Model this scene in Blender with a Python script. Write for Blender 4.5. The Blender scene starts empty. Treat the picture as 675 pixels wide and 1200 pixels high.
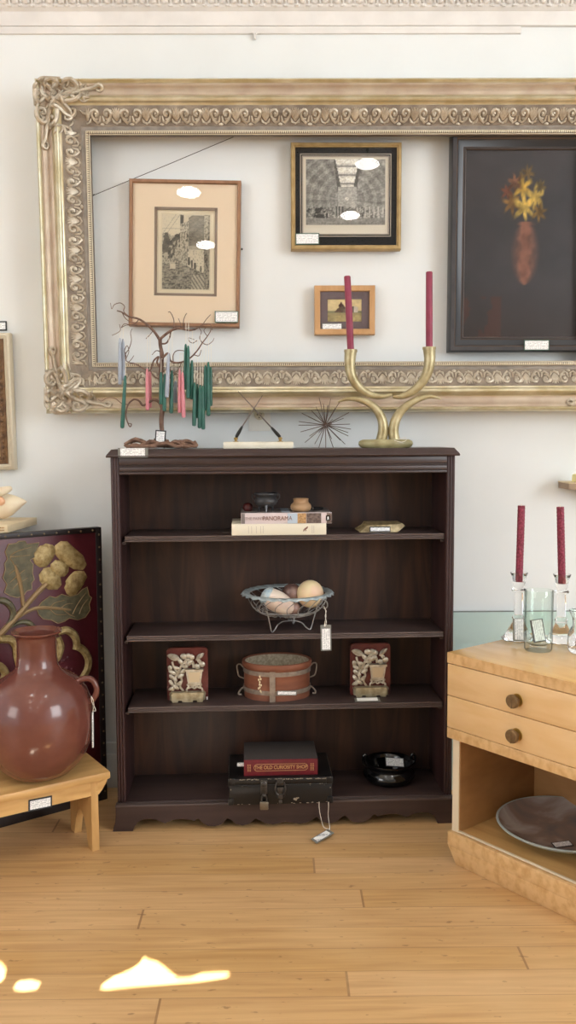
import bpy, bmesh, math, random
from mathutils import Vector, Matrix, Euler
R = math.radians
PI = math.pi
rnd = random.Random(7)
SC = bpy.context.scene
COL = SC.collection

# ------------------------------------------------------------------ camera
F_, PITCH, YAW, ROLL = 1049.707, .08515, .00872, -.0049
CAM = Vector((-.00819, -3.00138, 1.2237))
cy, sy, cp, sp = math.cos(YAW), math.sin(YAW), math.cos(PITCH), math.sin(PITCH)
FW = Vector((sy*cp, cy*cp, -sp))
RT0 = Vector((cy, -sy, 0))
UP0 = RT0.cross(FW)
RT = RT0*math.cos(ROLL) + UP0*math.sin(ROLL)
UP = -RT0*math.sin(ROLL) + UP0*math.cos(ROLL)
cam_d = bpy.data.cameras.new('camera')
cam_o = bpy.data.objects.new('camera', cam_d)
COL.objects.link(cam_o)
cam_d.sensor_fit = 'VERTICAL'; cam_d.sensor_height = 24; cam_d.lens = F_/1200*24
cam_d.clip_start = .05
m3 = Matrix((RT, UP, -FW)).transposed()
cam_o.matrix_world = Matrix.Translation(CAM) @ m3.to_4x4()
SC.camera = cam_o

def ray(x, y): return FW*F_ + RT*(x-337.5) + UP*(600-y)
def PY(x, y, Y):                       # point of the photograph's pixel on the upright plane y = Y
    d = ray(x, y); return CAM + d*((Y-CAM.y)/d.y)
def PZ(x, y, Z):                       # ... on the level plane z = Z
    d = ray(x, y); return CAM + d*((Z-CAM.z)/d.z)
def PN(x, y, O, N):                    # ... on any plane
    d = ray(x, y); return CAM + d*((O-CAM).dot(N)/d.dot(N))
WALL = .055

# ------------------------------------------------------------------ materials
def lin(c):
    return tuple(((v/12.92) if v <= .04045 else ((v+.055)/1.055)**2.4) for v in (x/255 for x in c))
def new_mat(name):
    m = bpy.data.materials.new(name); m.use_nodes = True
    nt = m.node_tree; b = nt.nodes['Principled BSDF']
    return m, nt, b
def mat(name, c, rough=.5, metal=0, c2=None, ns=(8, 8, 8), detail=4, lo=.35, hi=.65, bump=0, bs=None, coat=0, trans=0, ior=1.45, spec=.5, c3=None, dist=0):
    m, nt, b = new_mat(name)
    b.inputs['Roughness'].default_value = rough
    b.inputs['Metallic'].default_value = metal
    b.inputs['IOR'].default_value = ior
    b.inputs['Specular IOR Level'].default_value = spec
    b.inputs['Coat Weight'].default_value = coat
    b.inputs['Coat Roughness'].default_value = .08
    b.inputs['Transmission Weight'].default_value = trans
    b.inputs['Base Color'].default_value = lin(c)+(1,)
    if c2 or bump:
        tc = nt.nodes.new('ShaderNodeTexCoord'); mp = nt.nodes.new('ShaderNodeMapping')
        mp.inputs['Scale'].default_value = ns
        nt.links.new(tc.outputs['Object'], mp.inputs['Vector'])
        n = nt.nodes.new('ShaderNodeTexNoise'); n.inputs['Scale'].default_value = 1; n.inputs['Detail'].default_value = detail
        n.inputs['Distortion'].default_value = dist
        nt.links.new(mp.outputs['Vector'], n.inputs['Vector'])
        if c2:
            r = nt.nodes.new('ShaderNodeValToRGB')
            r.color_ramp.elements[0].position = lo; r.color_ramp.elements[1].position = hi
            r.color_ramp.elements[0].color = lin(c)+(1,); r.color_ramp.elements[1].color = lin(c2)+(1,)
            if c3:
                e = r.color_ramp.elements.new((lo+hi)/2); e.color = lin(c3)+(1,)
            nt.links.new(n.outputs['Fac'], r.inputs['Fac']); nt.links.new(r.outputs['Color'], b.inputs['Base Color'])
        if bump:
            nb = n
            if bs:
                nb = nt.nodes.new('ShaderNodeTexNoise'); nb.inputs['Scale'].default_value = bs; nb.inputs['Detail'].default_value = 3
                nt.links.new(tc.outputs['Object'], nb.inputs['Vector'])
            bp = nt.nodes.new('ShaderNodeBump'); bp.inputs['Strength'].default_value = bump; bp.inputs['Distance'].default_value = .004
            nt.links.new(nb.outputs['Fac'], bp.inputs['Height']); nt.links.new(bp.outputs['Normal'], b.inputs['Normal'])
    return m

def emat(name, c, s):
    m, nt, b = new_mat(name)
    b.inputs['Base Color'].default_value = lin(c)+(1,)
    b.inputs['Emission Color'].default_value = lin(c)+(1,); b.inputs['Emission Strength'].default_value = s
    return m

def col_attr_mat(name, rough=.8):
    m, nt, b = new_mat(name)
    a = nt.nodes.new('ShaderNodeAttribute'); a.attribute_name = 'col'
    nt.links.new(a.outputs['Color'], b.inputs['Base Color']); b.inputs['Roughness'].default_value = rough
    b.inputs['Specular IOR Level'].default_value = .2
    return m

def pane_mat(name, tint=(255, 255, 255), rough=0.0, ior=1.4):
    m = bpy.data.materials.new(name); m.use_nodes = True; nt = m.node_tree
    nt.nodes.remove(nt.nodes['Principled BSDF']); out = nt.nodes['Material Output']
    t = nt.nodes.new('ShaderNodeBsdfTransparent'); t.inputs['Color'].default_value = lin(tint)+(1,)
    g = nt.nodes.new('ShaderNodeBsdfGlossy'); g.inputs['Roughness'].default_value = rough
    f = nt.nodes.new('ShaderNodeFresnel'); f.inputs['IOR'].default_value = ior
    mx = nt.nodes.new('ShaderNodeMixShader')
    nt.links.new(f.outputs[0], mx.inputs[0]); nt.links.new(t.outputs[0], mx.inputs[1]); nt.links.new(g.outputs[0], mx.inputs[2])
    nt.links.new(mx.outputs[0], out.inputs['Surface'])
    return m

def thin_glass(name, tint, blend=.25, gain=.55):
    m = bpy.data.materials.new(name); m.use_nodes = True; nt = m.node_tree
    nt.nodes.remove(nt.nodes['Principled BSDF']); out = nt.nodes['Material Output']
    t = nt.nodes.new('ShaderNodeBsdfTransparent'); t.inputs['Color'].default_value = lin(tint)+(1,)
    g = nt.nodes.new('ShaderNodeBsdfGlossy'); g.inputs['Roughness'].default_value = .02
    f = nt.nodes.new('ShaderNodeLayerWeight'); f.inputs['Blend'].default_value = blend
    cr = nt.nodes.new('ShaderNodeValToRGB'); cr.color_ramp.elements[0].position = .55; cr.color_ramp.elements[1].position = .97
    cr.color_ramp.elements[0].color = lin(tint)+(1,); cr.color_ramp.elements[1].color = lin((128, 140, 134))+(1,)
    f2 = nt.nodes.new('ShaderNodeLayerWeight'); f2.inputs['Blend'].default_value = .5
    nt.links.new(f2.outputs['Facing'], cr.inputs['Fac']); nt.links.new(cr.outputs['Color'], t.inputs['Color'])
    ml = nt.nodes.new('ShaderNodeMath'); ml.operation = 'MULTIPLY_ADD'; ml.inputs[1].default_value = gain; ml.inputs[2].default_value = .03
    nt.links.new(f.outputs['Facing'], ml.inputs[0])
    mx = nt.nodes.new('ShaderNodeMixShader')
    nt.links.new(ml.outputs[0], mx.inputs[0]); nt.links.new(t.outputs[0], mx.inputs[1]); nt.links.new(g.outputs[0], mx.inputs[2])
    nt.links.new(mx.outputs[0], out.inputs['Surface'])
    return m

def floor_mat():
    m, nt, b = new_mat('oak_boards')
    N = nt.nodes.new; L = nt.links.new
    tc = N('ShaderNodeTexCoord'); sx = N('ShaderNodeSeparateXYZ'); L(tc.outputs['Object'], sx.inputs[0])
    def math_(op, a, bv=None, c=None):
        n = N('ShaderNodeMath'); n.operation = op
        for k, v in enumerate((a, bv, c)):
            if v is None: continue
            if isinstance(v, (int, float)): n.inputs[k].default_value = v
            else: L(v, n.inputs[k])
        return n.outputs[0]
    yy = math_('MULTIPLY_ADD', sx.outputs['Y'], 1/.0925, 100.33)
    row = math_('FLOOR', yy); fr = math_('FRACT', yy)
    wn = N('ShaderNodeTexWhiteNoise'); wn.noise_dimensions = '1D'; L(row, wn.inputs['W'])
    # boards are about 2.2 m long, each row shifted
    xx = math_('MULTIPLY_ADD', sx.outputs['X'], 1/3.4, math_('MULTIPLY', wn.outputs['Value'], 7.3))
    cell = math_('FLOOR', xx); fx = math_('FRACT', xx)
    w2 = N('ShaderNodeTexWhiteNoise'); w2.noise_dimensions = '2D'
    cv = N('ShaderNodeCombineXYZ'); L(row, cv.inputs[0]); L(cell, cv.inputs[1]); L(cv.outputs[0], w2.inputs['Vector'])
    mp = N('ShaderNodeMapping'); mp.inputs['Scale'].default_value = (3.2, 55, 1)
    off = N('ShaderNodeCombineXYZ'); L(math_('MULTIPLY', w2.outputs['Value'], 30), off.inputs[0]); L(off.outputs[0], mp.inputs['Location'])
    L(tc.outputs['Object'], mp.inputs['Vector'])
    gr = N('ShaderNodeTexNoise'); gr.inputs['Scale'].default_value = 1; gr.inputs['Detail'].default_value = 6; gr.inputs['Distortion'].default_value = .6
    L(mp.outputs[0], gr.inputs['Vector'])
    r = N('ShaderNodeValToRGB'); e = r.color_ramp.elements
    e[0].position = .28; e[0].color = lin((184, 141, 90))+(1,); e[1].position = .7; e[1].color = lin((209, 168, 114))+(1,)
    L(gr.outputs['Fac'], r.inputs['Fac'])
    # tone per board
    hsv = N('ShaderNodeHueSaturation'); L(r.outputs['Color'], hsv.inputs['Color'])
    L(math_('MULTIPLY_ADD', w2.outputs['Value'], .13, .93), hsv.inputs['Value'])
    L(math_('MULTIPLY_ADD', w2.outputs['Value'], -.1, 1.03), hsv.inputs['Saturation'])
    # worn spots and dents
    sp_ = N('ShaderNodeTexNoise'); sp_.inputs['Scale'].default_value = 1; sp_.inputs['Detail'].default_value = 3
    mp2 = N('ShaderNodeMapping'); mp2.inputs['Scale'].default_value = (26, 60, 1); L(tc.outputs['Object'], mp2.inputs['Vector']); L(mp2.outputs[0], sp_.inputs['Vector'])
    r2 = N('ShaderNodeValToRGB'); r2.color_ramp.elements[0].position = .66; r2.color_ramp.elements[1].position = .71
    L(sp_.outputs['Fac'], r2.inputs['Fac'])
    mx = N('ShaderNodeMixRGB'); mx.inputs[2].default_value = lin((120, 84, 50))+(1,)
    L(math_('MULTIPLY', r2.outputs['Color'], .6), mx.inputs[0]); L(hsv.outputs['Color'], mx.inputs[1])
    # large soft wear
    wr = N('ShaderNodeTexNoise'); wr.inputs['Scale'].default_value = 2.3; wr.inputs['Detail'].default_value = 2; L(tc.outputs['Object'], wr.inputs['Vector'])
    mxw = N('ShaderNodeMixRGB'); mxw.inputs[2].default_value = lin((218, 184, 138))+(1,)
    r3 = N('ShaderNodeValToRGB'); r3.color_ramp.elements[0].position = .45; r3.color_ramp.elements[1].position = .75; L(wr.outputs['Fac'], r3.inputs['Fac'])
    L(math_('MULTIPLY', r3.outputs['Color'], .45), mxw.inputs[0]); L(mx.outputs[0], mxw.inputs[1])
    # seams
    seam = math_('MAXIMUM', math_('LESS_THAN', fr, .018), math_('LESS_THAN', fx, .0016))
    sn = N('ShaderNodeTexNoise'); sn.inputs['Scale'].default_value = 3; L(tc.outputs['Object'], sn.inputs['Vector'])
    seamf = math_('MULTIPLY', seam, math_('MULTIPLY_ADD', sn.outputs['Fac'], 1.2, 0.05))
    mx2 = N('ShaderNodeMixRGB'); mx2.inputs[2].default_value = lin((128, 92, 60))+(1,)
    L(seamf, mx2.inputs[0]); L(mxw.outputs[0], mx2.inputs[1]); L(mx2.outputs[0], b.inputs['Base Color'])
    b.inputs['Roughness'].default_value = .42
    bp = N('ShaderNodeBump'); bp.inputs['Strength'].default_value = .25; bp.inputs['Distance'].default_value = .002
    L(math_('SUBTRACT', 1.0, seam), bp.inputs['Height']); L(bp.outputs[0], b.inputs['Normal'])
    return m

def paper_mat(name, pitch=.0042, dens=.47, vertical=False, ink=(168, 170, 176)):
    m, nt, b = new_mat(name); N = nt.nodes.new; L = nt.links.new
    tc = N('ShaderNodeTexCoord'); sx = N('ShaderNodeSeparateXYZ'); L(tc.outputs['Object'], sx.inputs[0])
    A = N('ShaderNodeMath'); A.operation = 'MULTIPLY'; A.inputs[1].default_value = 1/pitch; L(sx.outputs['X' if vertical else 'Z'], A.inputs[0])
    Fm = N('ShaderNodeMath'); Fm.operation = 'FRACT'; L(A.outputs[0], Fm.inputs[0])
    G = N('ShaderNodeMath'); G.operation = 'LESS_THAN'; G.inputs[1].default_value = .42; L(Fm.outputs[0], G.inputs[0])
    n = N('ShaderNodeTexNoise'); n.inputs['Scale'].default_value = 260; n.inputs['Detail'].default_value = 1; L(tc.outputs['Object'], n.inputs['Vector'])
    H = N('ShaderNodeMath'); H.operation = 'GREATER_THAN'; H.inputs[1].default_value = dens; L(n.outputs['Fac'], H.inputs[0])
    P = N('ShaderNodeMath'); P.operation = 'MULTIPLY'; L(G.outputs[0], P.inputs[0]); L(H.outputs[0], P.inputs[1])
    mx = N('ShaderNodeMixRGB'); mx.inputs[1].default_value = lin((240, 240, 238))+(1,); mx.inputs[2].default_value = lin(ink)+(1,)
    L(P.outputs[0], mx.inputs[0]); L(mx.outputs[0], b.inputs['Base Color']); b.inputs['Roughness'].default_value = .8
    return m

M = {}
M['wall'] = mat('white_paint', (224, 228, 228), .75, c2=(218, 221, 220), ns=(2, 2, 2), bump=.03, bs=60)
M['trim'] = mat('trim_paint', (226, 223, 219), .6, c2=(214, 211, 207), ns=(9, 9, 9))
M['ceiling'] = mat('ceiling_paint', (235, 235, 232), .8)
M['floor'] = floor_mat()
M['dwood'] = mat('mahogany_stain', (50, 36, 34), .36, c2=(64, 48, 45), ns=(3, 30, 40), detail=6, spec=.6)
M['dshelf'] = mat('mahogany_shelf', (54, 41, 39), .42, c2=(68, 54, 51), ns=(2.5, 30, 30), detail=6, spec=.6)
M['dedge'] = mat('pale_mahogany_edge', (92, 78, 74), .34, c2=(74, 61, 58), ns=(6, 30, 40), spec=.6)  # lighter brown than the boards, for shelf edges and plinth moulding
M['dback'] = mat('mahogany_back', (36, 20, 15), .5, c2=(70, 42, 28), ns=(16, 3, 2.0), detail=6, lo=.40, hi=.70, dist=1.2)
M['dside'] = mat('mahogany_side', (46, 27, 25), .45, c2=(62, 38, 36), ns=(20, 14, 2), detail=5)
M['gold'] = mat('champagne_gilt', (190, 178, 142), .34, .7, c2=(220, 213, 188), ns=(14, 14, 14), lo=.4, hi=.7)
M['cove'] = mat('rosy_silver_leaf', (172, 152, 134), .45, .5, c2=(192, 177, 156), ns=(11, 11, 11))
M['carved'] = mat('tarnished_silver_leaf', (122, 110, 98), .6, .3, c2=(152, 140, 124), ns=(24, 24, 24), bump=.3, bs=300)
M['fillet'] = mat('dull_silver_fillet', (128, 121, 114), .6, .3, c2=(150, 142, 132), ns=(30, 30, 30))
M['scroll'] = mat('silver_scrolls', (168, 156, 138), .42, .45, c2=(198, 188, 170), ns=(40, 40, 40))
M['bead'] = mat('ivory_gilt_bead', (214, 203, 180), .4, .3)
M['beadbed'] = mat('dark_bead_bed', (112, 100, 88), .6, .2)
M['walnut'] = mat('walnut_stick', (134, 98, 72), .45, c2=(152, 114, 86), ns=(40, 40, 10))
M['peach'] = mat('peach_mat_board', (244, 224, 196), .85)
M['bevel'] = mat('grey_bevel', (146, 128, 112), .8)
M['print'] = col_attr_mat('ink_on_paper')
M['paint'] = col_attr_mat('oil_paint', .35)
M['pane'] = pane_mat('picture_glass', ior=1.32)
M['goldstick'] = mat('dull_gold_stick', (180, 154, 108), .45, .35, c2=(160, 134, 88), ns=(30, 30, 30))
M['blackglass'] = mat('black_glass_mat', (12, 11, 12), .4, spec=.2)
M['silverline'] = mat('silver_line', (172, 160, 146), .5, .3)
M['oak'] = mat('honey_oak', (180, 138, 92), .45, c2=(194, 152, 106), ns=(60, 60, 12), dist=.5)
M['mauve'] = mat('mauve_mat_board', (122, 106, 108), .85)
M['ebony'] = mat('ebonised_wood', (54, 49, 48), .35, c2=(44, 40, 40), ns=(20, 20, 20))
M['ebony2'] = mat('slate_black_wood', (46, 47, 50), .3)
M['ebedge'] = mat('rubbed_brown_edge', (92, 74, 60), .4)
M['paper'] = paper_mat('written_label')
M['paperv'] = paper_mat('written_label_upright', .0045, .45, True)
M['lab_grey'] = mat('grey_card', (122, 122, 116), .8)
M['lab_dark'] = mat('dark_card', (52, 54, 56), .7)
M['lab_green'] = mat('green_card', (70, 96, 84), .7)
M['string'] = mat('white_string', (226, 220, 208), .9)
M['twig'] = mat('twig_bark', (88, 66, 56), .75, c2=(122, 96, 82), ns=(70, 70, 40), bump=.6)
M['root'] = mat('root_bark', (96, 68, 54), .7, c2=(140, 108, 88), ns=(60, 60, 60), bump=.6)
M['wax_green'] = mat('dark_green_wax', (34, 84, 72), .35, c2=(42, 98, 84), ns=(40, 40, 20), spec=.5)
M['wax_pink'] = mat('rose_wax', (204, 126, 136), .35, c2=(214, 140, 148), ns=(40, 40, 20))
M['wax_grey'] = mat('blue_grey_wax', (150, 158, 172), .35, c2=(162, 170, 182), ns=(40, 40, 20))
M['wax_red'] = mat('wine_wax', (128, 42, 66), .45, c2=(138, 50, 74), ns=(30, 30, 30))
M['wax_comb'] = mat('honeycomb_wax', (112, 32, 50), .5, c2=(142, 54, 76), ns=(210, 210, 170), detail=1, lo=.42, hi=.58, bump=.8)
M['wick'] = mat('cotton_wick', (232, 226, 212), .9)
M['marble'] = mat('cream_marble', (232, 226, 208), .35, c2=(214, 206, 186), ns=(18, 40, 18))
M['steel'] = mat('grey_steel', (112, 104, 100), .3, .9)
M['black'] = mat('black_lacquer', (20, 19, 20), .25)
M['brass'] = mat('old_brass', (186, 160, 108), .28, .9, c2=(150, 118, 62), ns=(30, 30, 30))
M['rust'] = mat('dark_rod_iron', (86, 72, 66), .5, .6, c2=(112, 92, 78), ns=(60, 60, 60))
M['ivory'] = mat('ivory_plate', (228, 226, 218), .4)
M['horn'] = mat('cast_brass_horn', (150, 136, 98), .4, .55, c2=(188, 177, 142), ns=(26, 26, 26), bump=.15, bs=120)
M['onyx'] = mat('green_onyx', (168, 160, 120), .3, c2=(130, 122, 86), ns=(22, 22, 30), c3=(150, 142, 104))
M['bookwhite'] = mat('white_jacket', (206, 192, 192), .5)
M['bookcover'] = mat('grey_photo_jacket', (92, 84, 82), .4, c2=(150, 142, 138), ns=(30, 22, 10))
M['bookcream'] = mat('cream_cloth', (218, 211, 192), .8)
M['pages'] = mat('page_block', (216, 204, 176), .85, c2=(190, 178, 150), ns=(3, 3, 500))
M['inkbrown'] = mat('brown_ink', (126, 92, 80), .8)
M['inkgrey'] = mat('grey_ink', (150, 136, 138), .8)
M['inkblue'] = mat('blue_grey_print', (176, 190, 204), .7)
M['tan'] = mat('tan_print', (198, 158, 108), .7, c2=(150, 116, 80), ns=(200, 200, 200))
M['dkprint'] = mat('umber_print', (84, 68, 62), .7, c2=(120, 104, 96), ns=(150, 150, 150))
M['redcloth'] = mat('red_leatherette', (104, 26, 36), .45, c2=(92, 22, 30), ns=(60, 60, 60))
M['blackcloth'] = mat('charcoal_cloth', (62, 56, 54), .75)
M['gilt'] = mat('gilt_stamp', (188, 150, 104), .4, .4)
M['iron'] = mat('dark_iron_glaze', (40, 40, 42), .3, c2=(66, 66, 68), ns=(60, 60, 60))
M['woodpot'] = mat('turned_wood', (176, 142, 106), .5, c2=(156, 122, 88), ns=(10, 10, 90))
M['redwood'] = mat('dark_red_wood', (78, 30, 28), .4)
M['giltwood'] = mat('dull_gilt_wedge', (112, 96, 64), .42, .35, c2=(164, 148, 112), ns=(60, 60, 60))
M['galv'] = mat('galvanised_wire', (176, 176, 174), .4, .6, c2=(132, 130, 128), ns=(50, 50, 50))
M['zinc'] = mat('weathered_zinc_rim', (172, 182, 184), .55, .3, c2=(140, 150, 152), ns=(60, 60, 60))
M['egg'] = mat('yellow_papier_ball', (222, 202, 160), .5, c2=(222, 178, 158), ns=(18, 18, 18), lo=.45, hi=.75)
M['eggcream'] = mat('cream_painted_egg', (226, 214, 196), .4, c2=(212, 190, 178), ns=(20, 20, 20))
M['eggblue'] = mat('blue_band', (150, 176, 190), .4, c2=(196, 206, 206), ns=(90, 90, 90))
M['eggbrown'] = mat('brown_glass_ball', (84, 62, 58), .12, c2=(140, 110, 100), ns=(26, 26, 26), coat=.6)
M['berry'] = mat('oxblood_lacquer', (104, 46, 42), .32, c2=(84, 34, 32), ns=(25, 25, 25))
M['antgold'] = mat('antique_gold', (196, 186, 158), .36, .45, c2=(156, 142, 112), ns=(50, 50, 50))
M['antsilver'] = mat('pale_silver_gilt', (204, 197, 182), .36, .45, c2=(164, 154, 134), ns=(60, 60, 60))
M['potgold'] = mat('warm_gold_panel', (198, 182, 152), .4, .3)
M['drumwood'] = mat('red_brown_bentwood', (116, 70, 52), .5, c2=(132, 82, 60), ns=(14, 14, 50))
M['band'] = mat('grey_iron_band', (150, 136, 122), .5, .3, c2=(126, 112, 100), ns=(60, 60, 60))
M['mesh'] = mat('pale_inner_lining', (186, 172, 148), .8, c2=(150, 136, 114), ns=(120, 120, 120))
M['chalk'] = mat('cream_paint_mark', (216, 196, 160), .8)
M['boxblack'] = mat('worn_black_tin', (19, 18, 18), .32, c2=(20, 19, 20), ns=(20, 20, 20))
M['chip'] = mat('chipped_edge', (150, 136, 118), .7)
M['pewter'] = mat('dull_pewter', (92, 88, 84), .4, .8, c2=(66, 62, 60), ns=(80, 80, 80))
M['lockbrass'] = mat('padlock_grey_brass', (130, 120, 104), .4, .8)
M['blackglaze'] = mat('black_glaze', (12, 12, 13), .06, coat=.5)
M['terra'] = mat('burnished_terracotta', (112, 66, 55), .22, c2=(98, 55, 46), ns=(7, 7, 9), coat=.4, bump=.35, bs=11)
M['bench'] = mat('golden_pine', (210, 168, 108), .42, c2=(190, 146, 88), ns=(4, 30, 30), detail=5, dist=.5)
M['benchleg'] = mat('golden_pine_upright', (202, 160, 102), .45, c2=(182, 140, 84), ns=(30, 30, 4), detail=5, dist=.5)
M['leather'] = mat('oxblood_leather', (70, 22, 30), .38, c2=(84, 30, 38), ns=(9, 9, 9), bump=.15, bs=90)
M['leatherblk'] = mat('black_leather_strip', (34, 26, 26), .45)
M['nail'] = mat('nail_brass', (120, 104, 82), .35, .85)
M['flower'] = mat('embossed_gold_petal', (138, 116, 72), .4, .35, c2=(180, 160, 112), ns=(70, 70, 70), bump=.5, bs=160)
M['leaf'] = mat('embossed_olive_leaf', (76, 72, 54), .48, .2, c2=(98, 92, 68), ns=(50, 50, 50), bump=.4, bs=90)
M['stem'] = mat('embossed_tan_stem', (140, 116, 82), .5, .15)
M['shellboard'] = mat('pale_board', (222, 204, 168), .5, c2=(206, 186, 150), ns=(10, 10, 60))
M['shell'] = mat('cream_shell', (232, 220, 192), .35, c2=(224, 202, 172), ns=(20, 20, 20))
M['shellpink'] = mat('peach_shell_lining', (226, 176, 138), .3)
M['maple'] = mat('blond_maple', (230, 194, 144), .35, c2=(222, 182, 128), ns=(5, 5, 26), detail=5, dist=.4, coat=.2)
M['mapleh'] = mat('blond_maple_top', (222, 180, 118), .25, c2=(210, 166, 102), ns=(5, 22, 8), detail=5, dist=.4, coat=.4)
M['birdseye'] = mat('figured_maple', (220, 182, 130), .38, c2=(200, 156, 102), ns=(55, 55, 40), detail=3, lo=.42, hi=.7, coat=.2)
M['plyedge'] = mat('pale_panel_edge', (222, 206, 178), .5)
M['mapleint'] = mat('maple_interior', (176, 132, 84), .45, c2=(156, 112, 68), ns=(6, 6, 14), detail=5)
M['knob'] = mat('bronze_knob', (140, 116, 84), .4, .6, c2=(112, 90, 62), ns=(60, 60, 60))
M['knobrose'] = mat('brass_rosette', (190, 152, 78), .32, .7)
M['platetop'] = mat('mottled_grey_glaze', (120, 114, 114), .25, c2=(186, 180, 174), ns=(6, 6, 6), c3=(148, 130, 120), coat=.3, dist=.8)
M['platerim'] = mat('pale_blue_grey_rim', (170, 182, 180), .3)
M['crystal'] = mat('clear_crystal', (255, 255, 255), .01, trans=1, ior=1.36)
M['tumbler'] = thin_glass('greenish_glass', (250, 254, 252), .2, .35)
M['sheet'] = pane_mat('frosted_teal_glass', (176, 204, 200), .15, 1.5)
M['tealglass'] = mat('teal_sheet_glass', (186, 206, 200), .1)
M['lampglass'] = emat('opal_lamp_glass', (255, 252, 250), 27)
M['lampmetal'] = mat('lamp_stem_metal', (70, 66, 60), .4, .8)
M['wire'] = mat('picture_wire', (44, 40, 40), .5)
M['yellow'] = mat('pale_yellow_wax', (236, 224, 160), .5)
M['taupe'] = mat('taupe_board', (150, 128, 108), .6, c2=(164, 142, 120), ns=(10, 10, 30))
M['pearl'] = mat('cream_beaded_edge', (208, 198, 176), .45, .2)
M['dkcarve'] = mat('dark_carved_wood', (84, 60, 42), .5, c2=(120, 90, 60), ns=(50, 50, 50))

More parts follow.
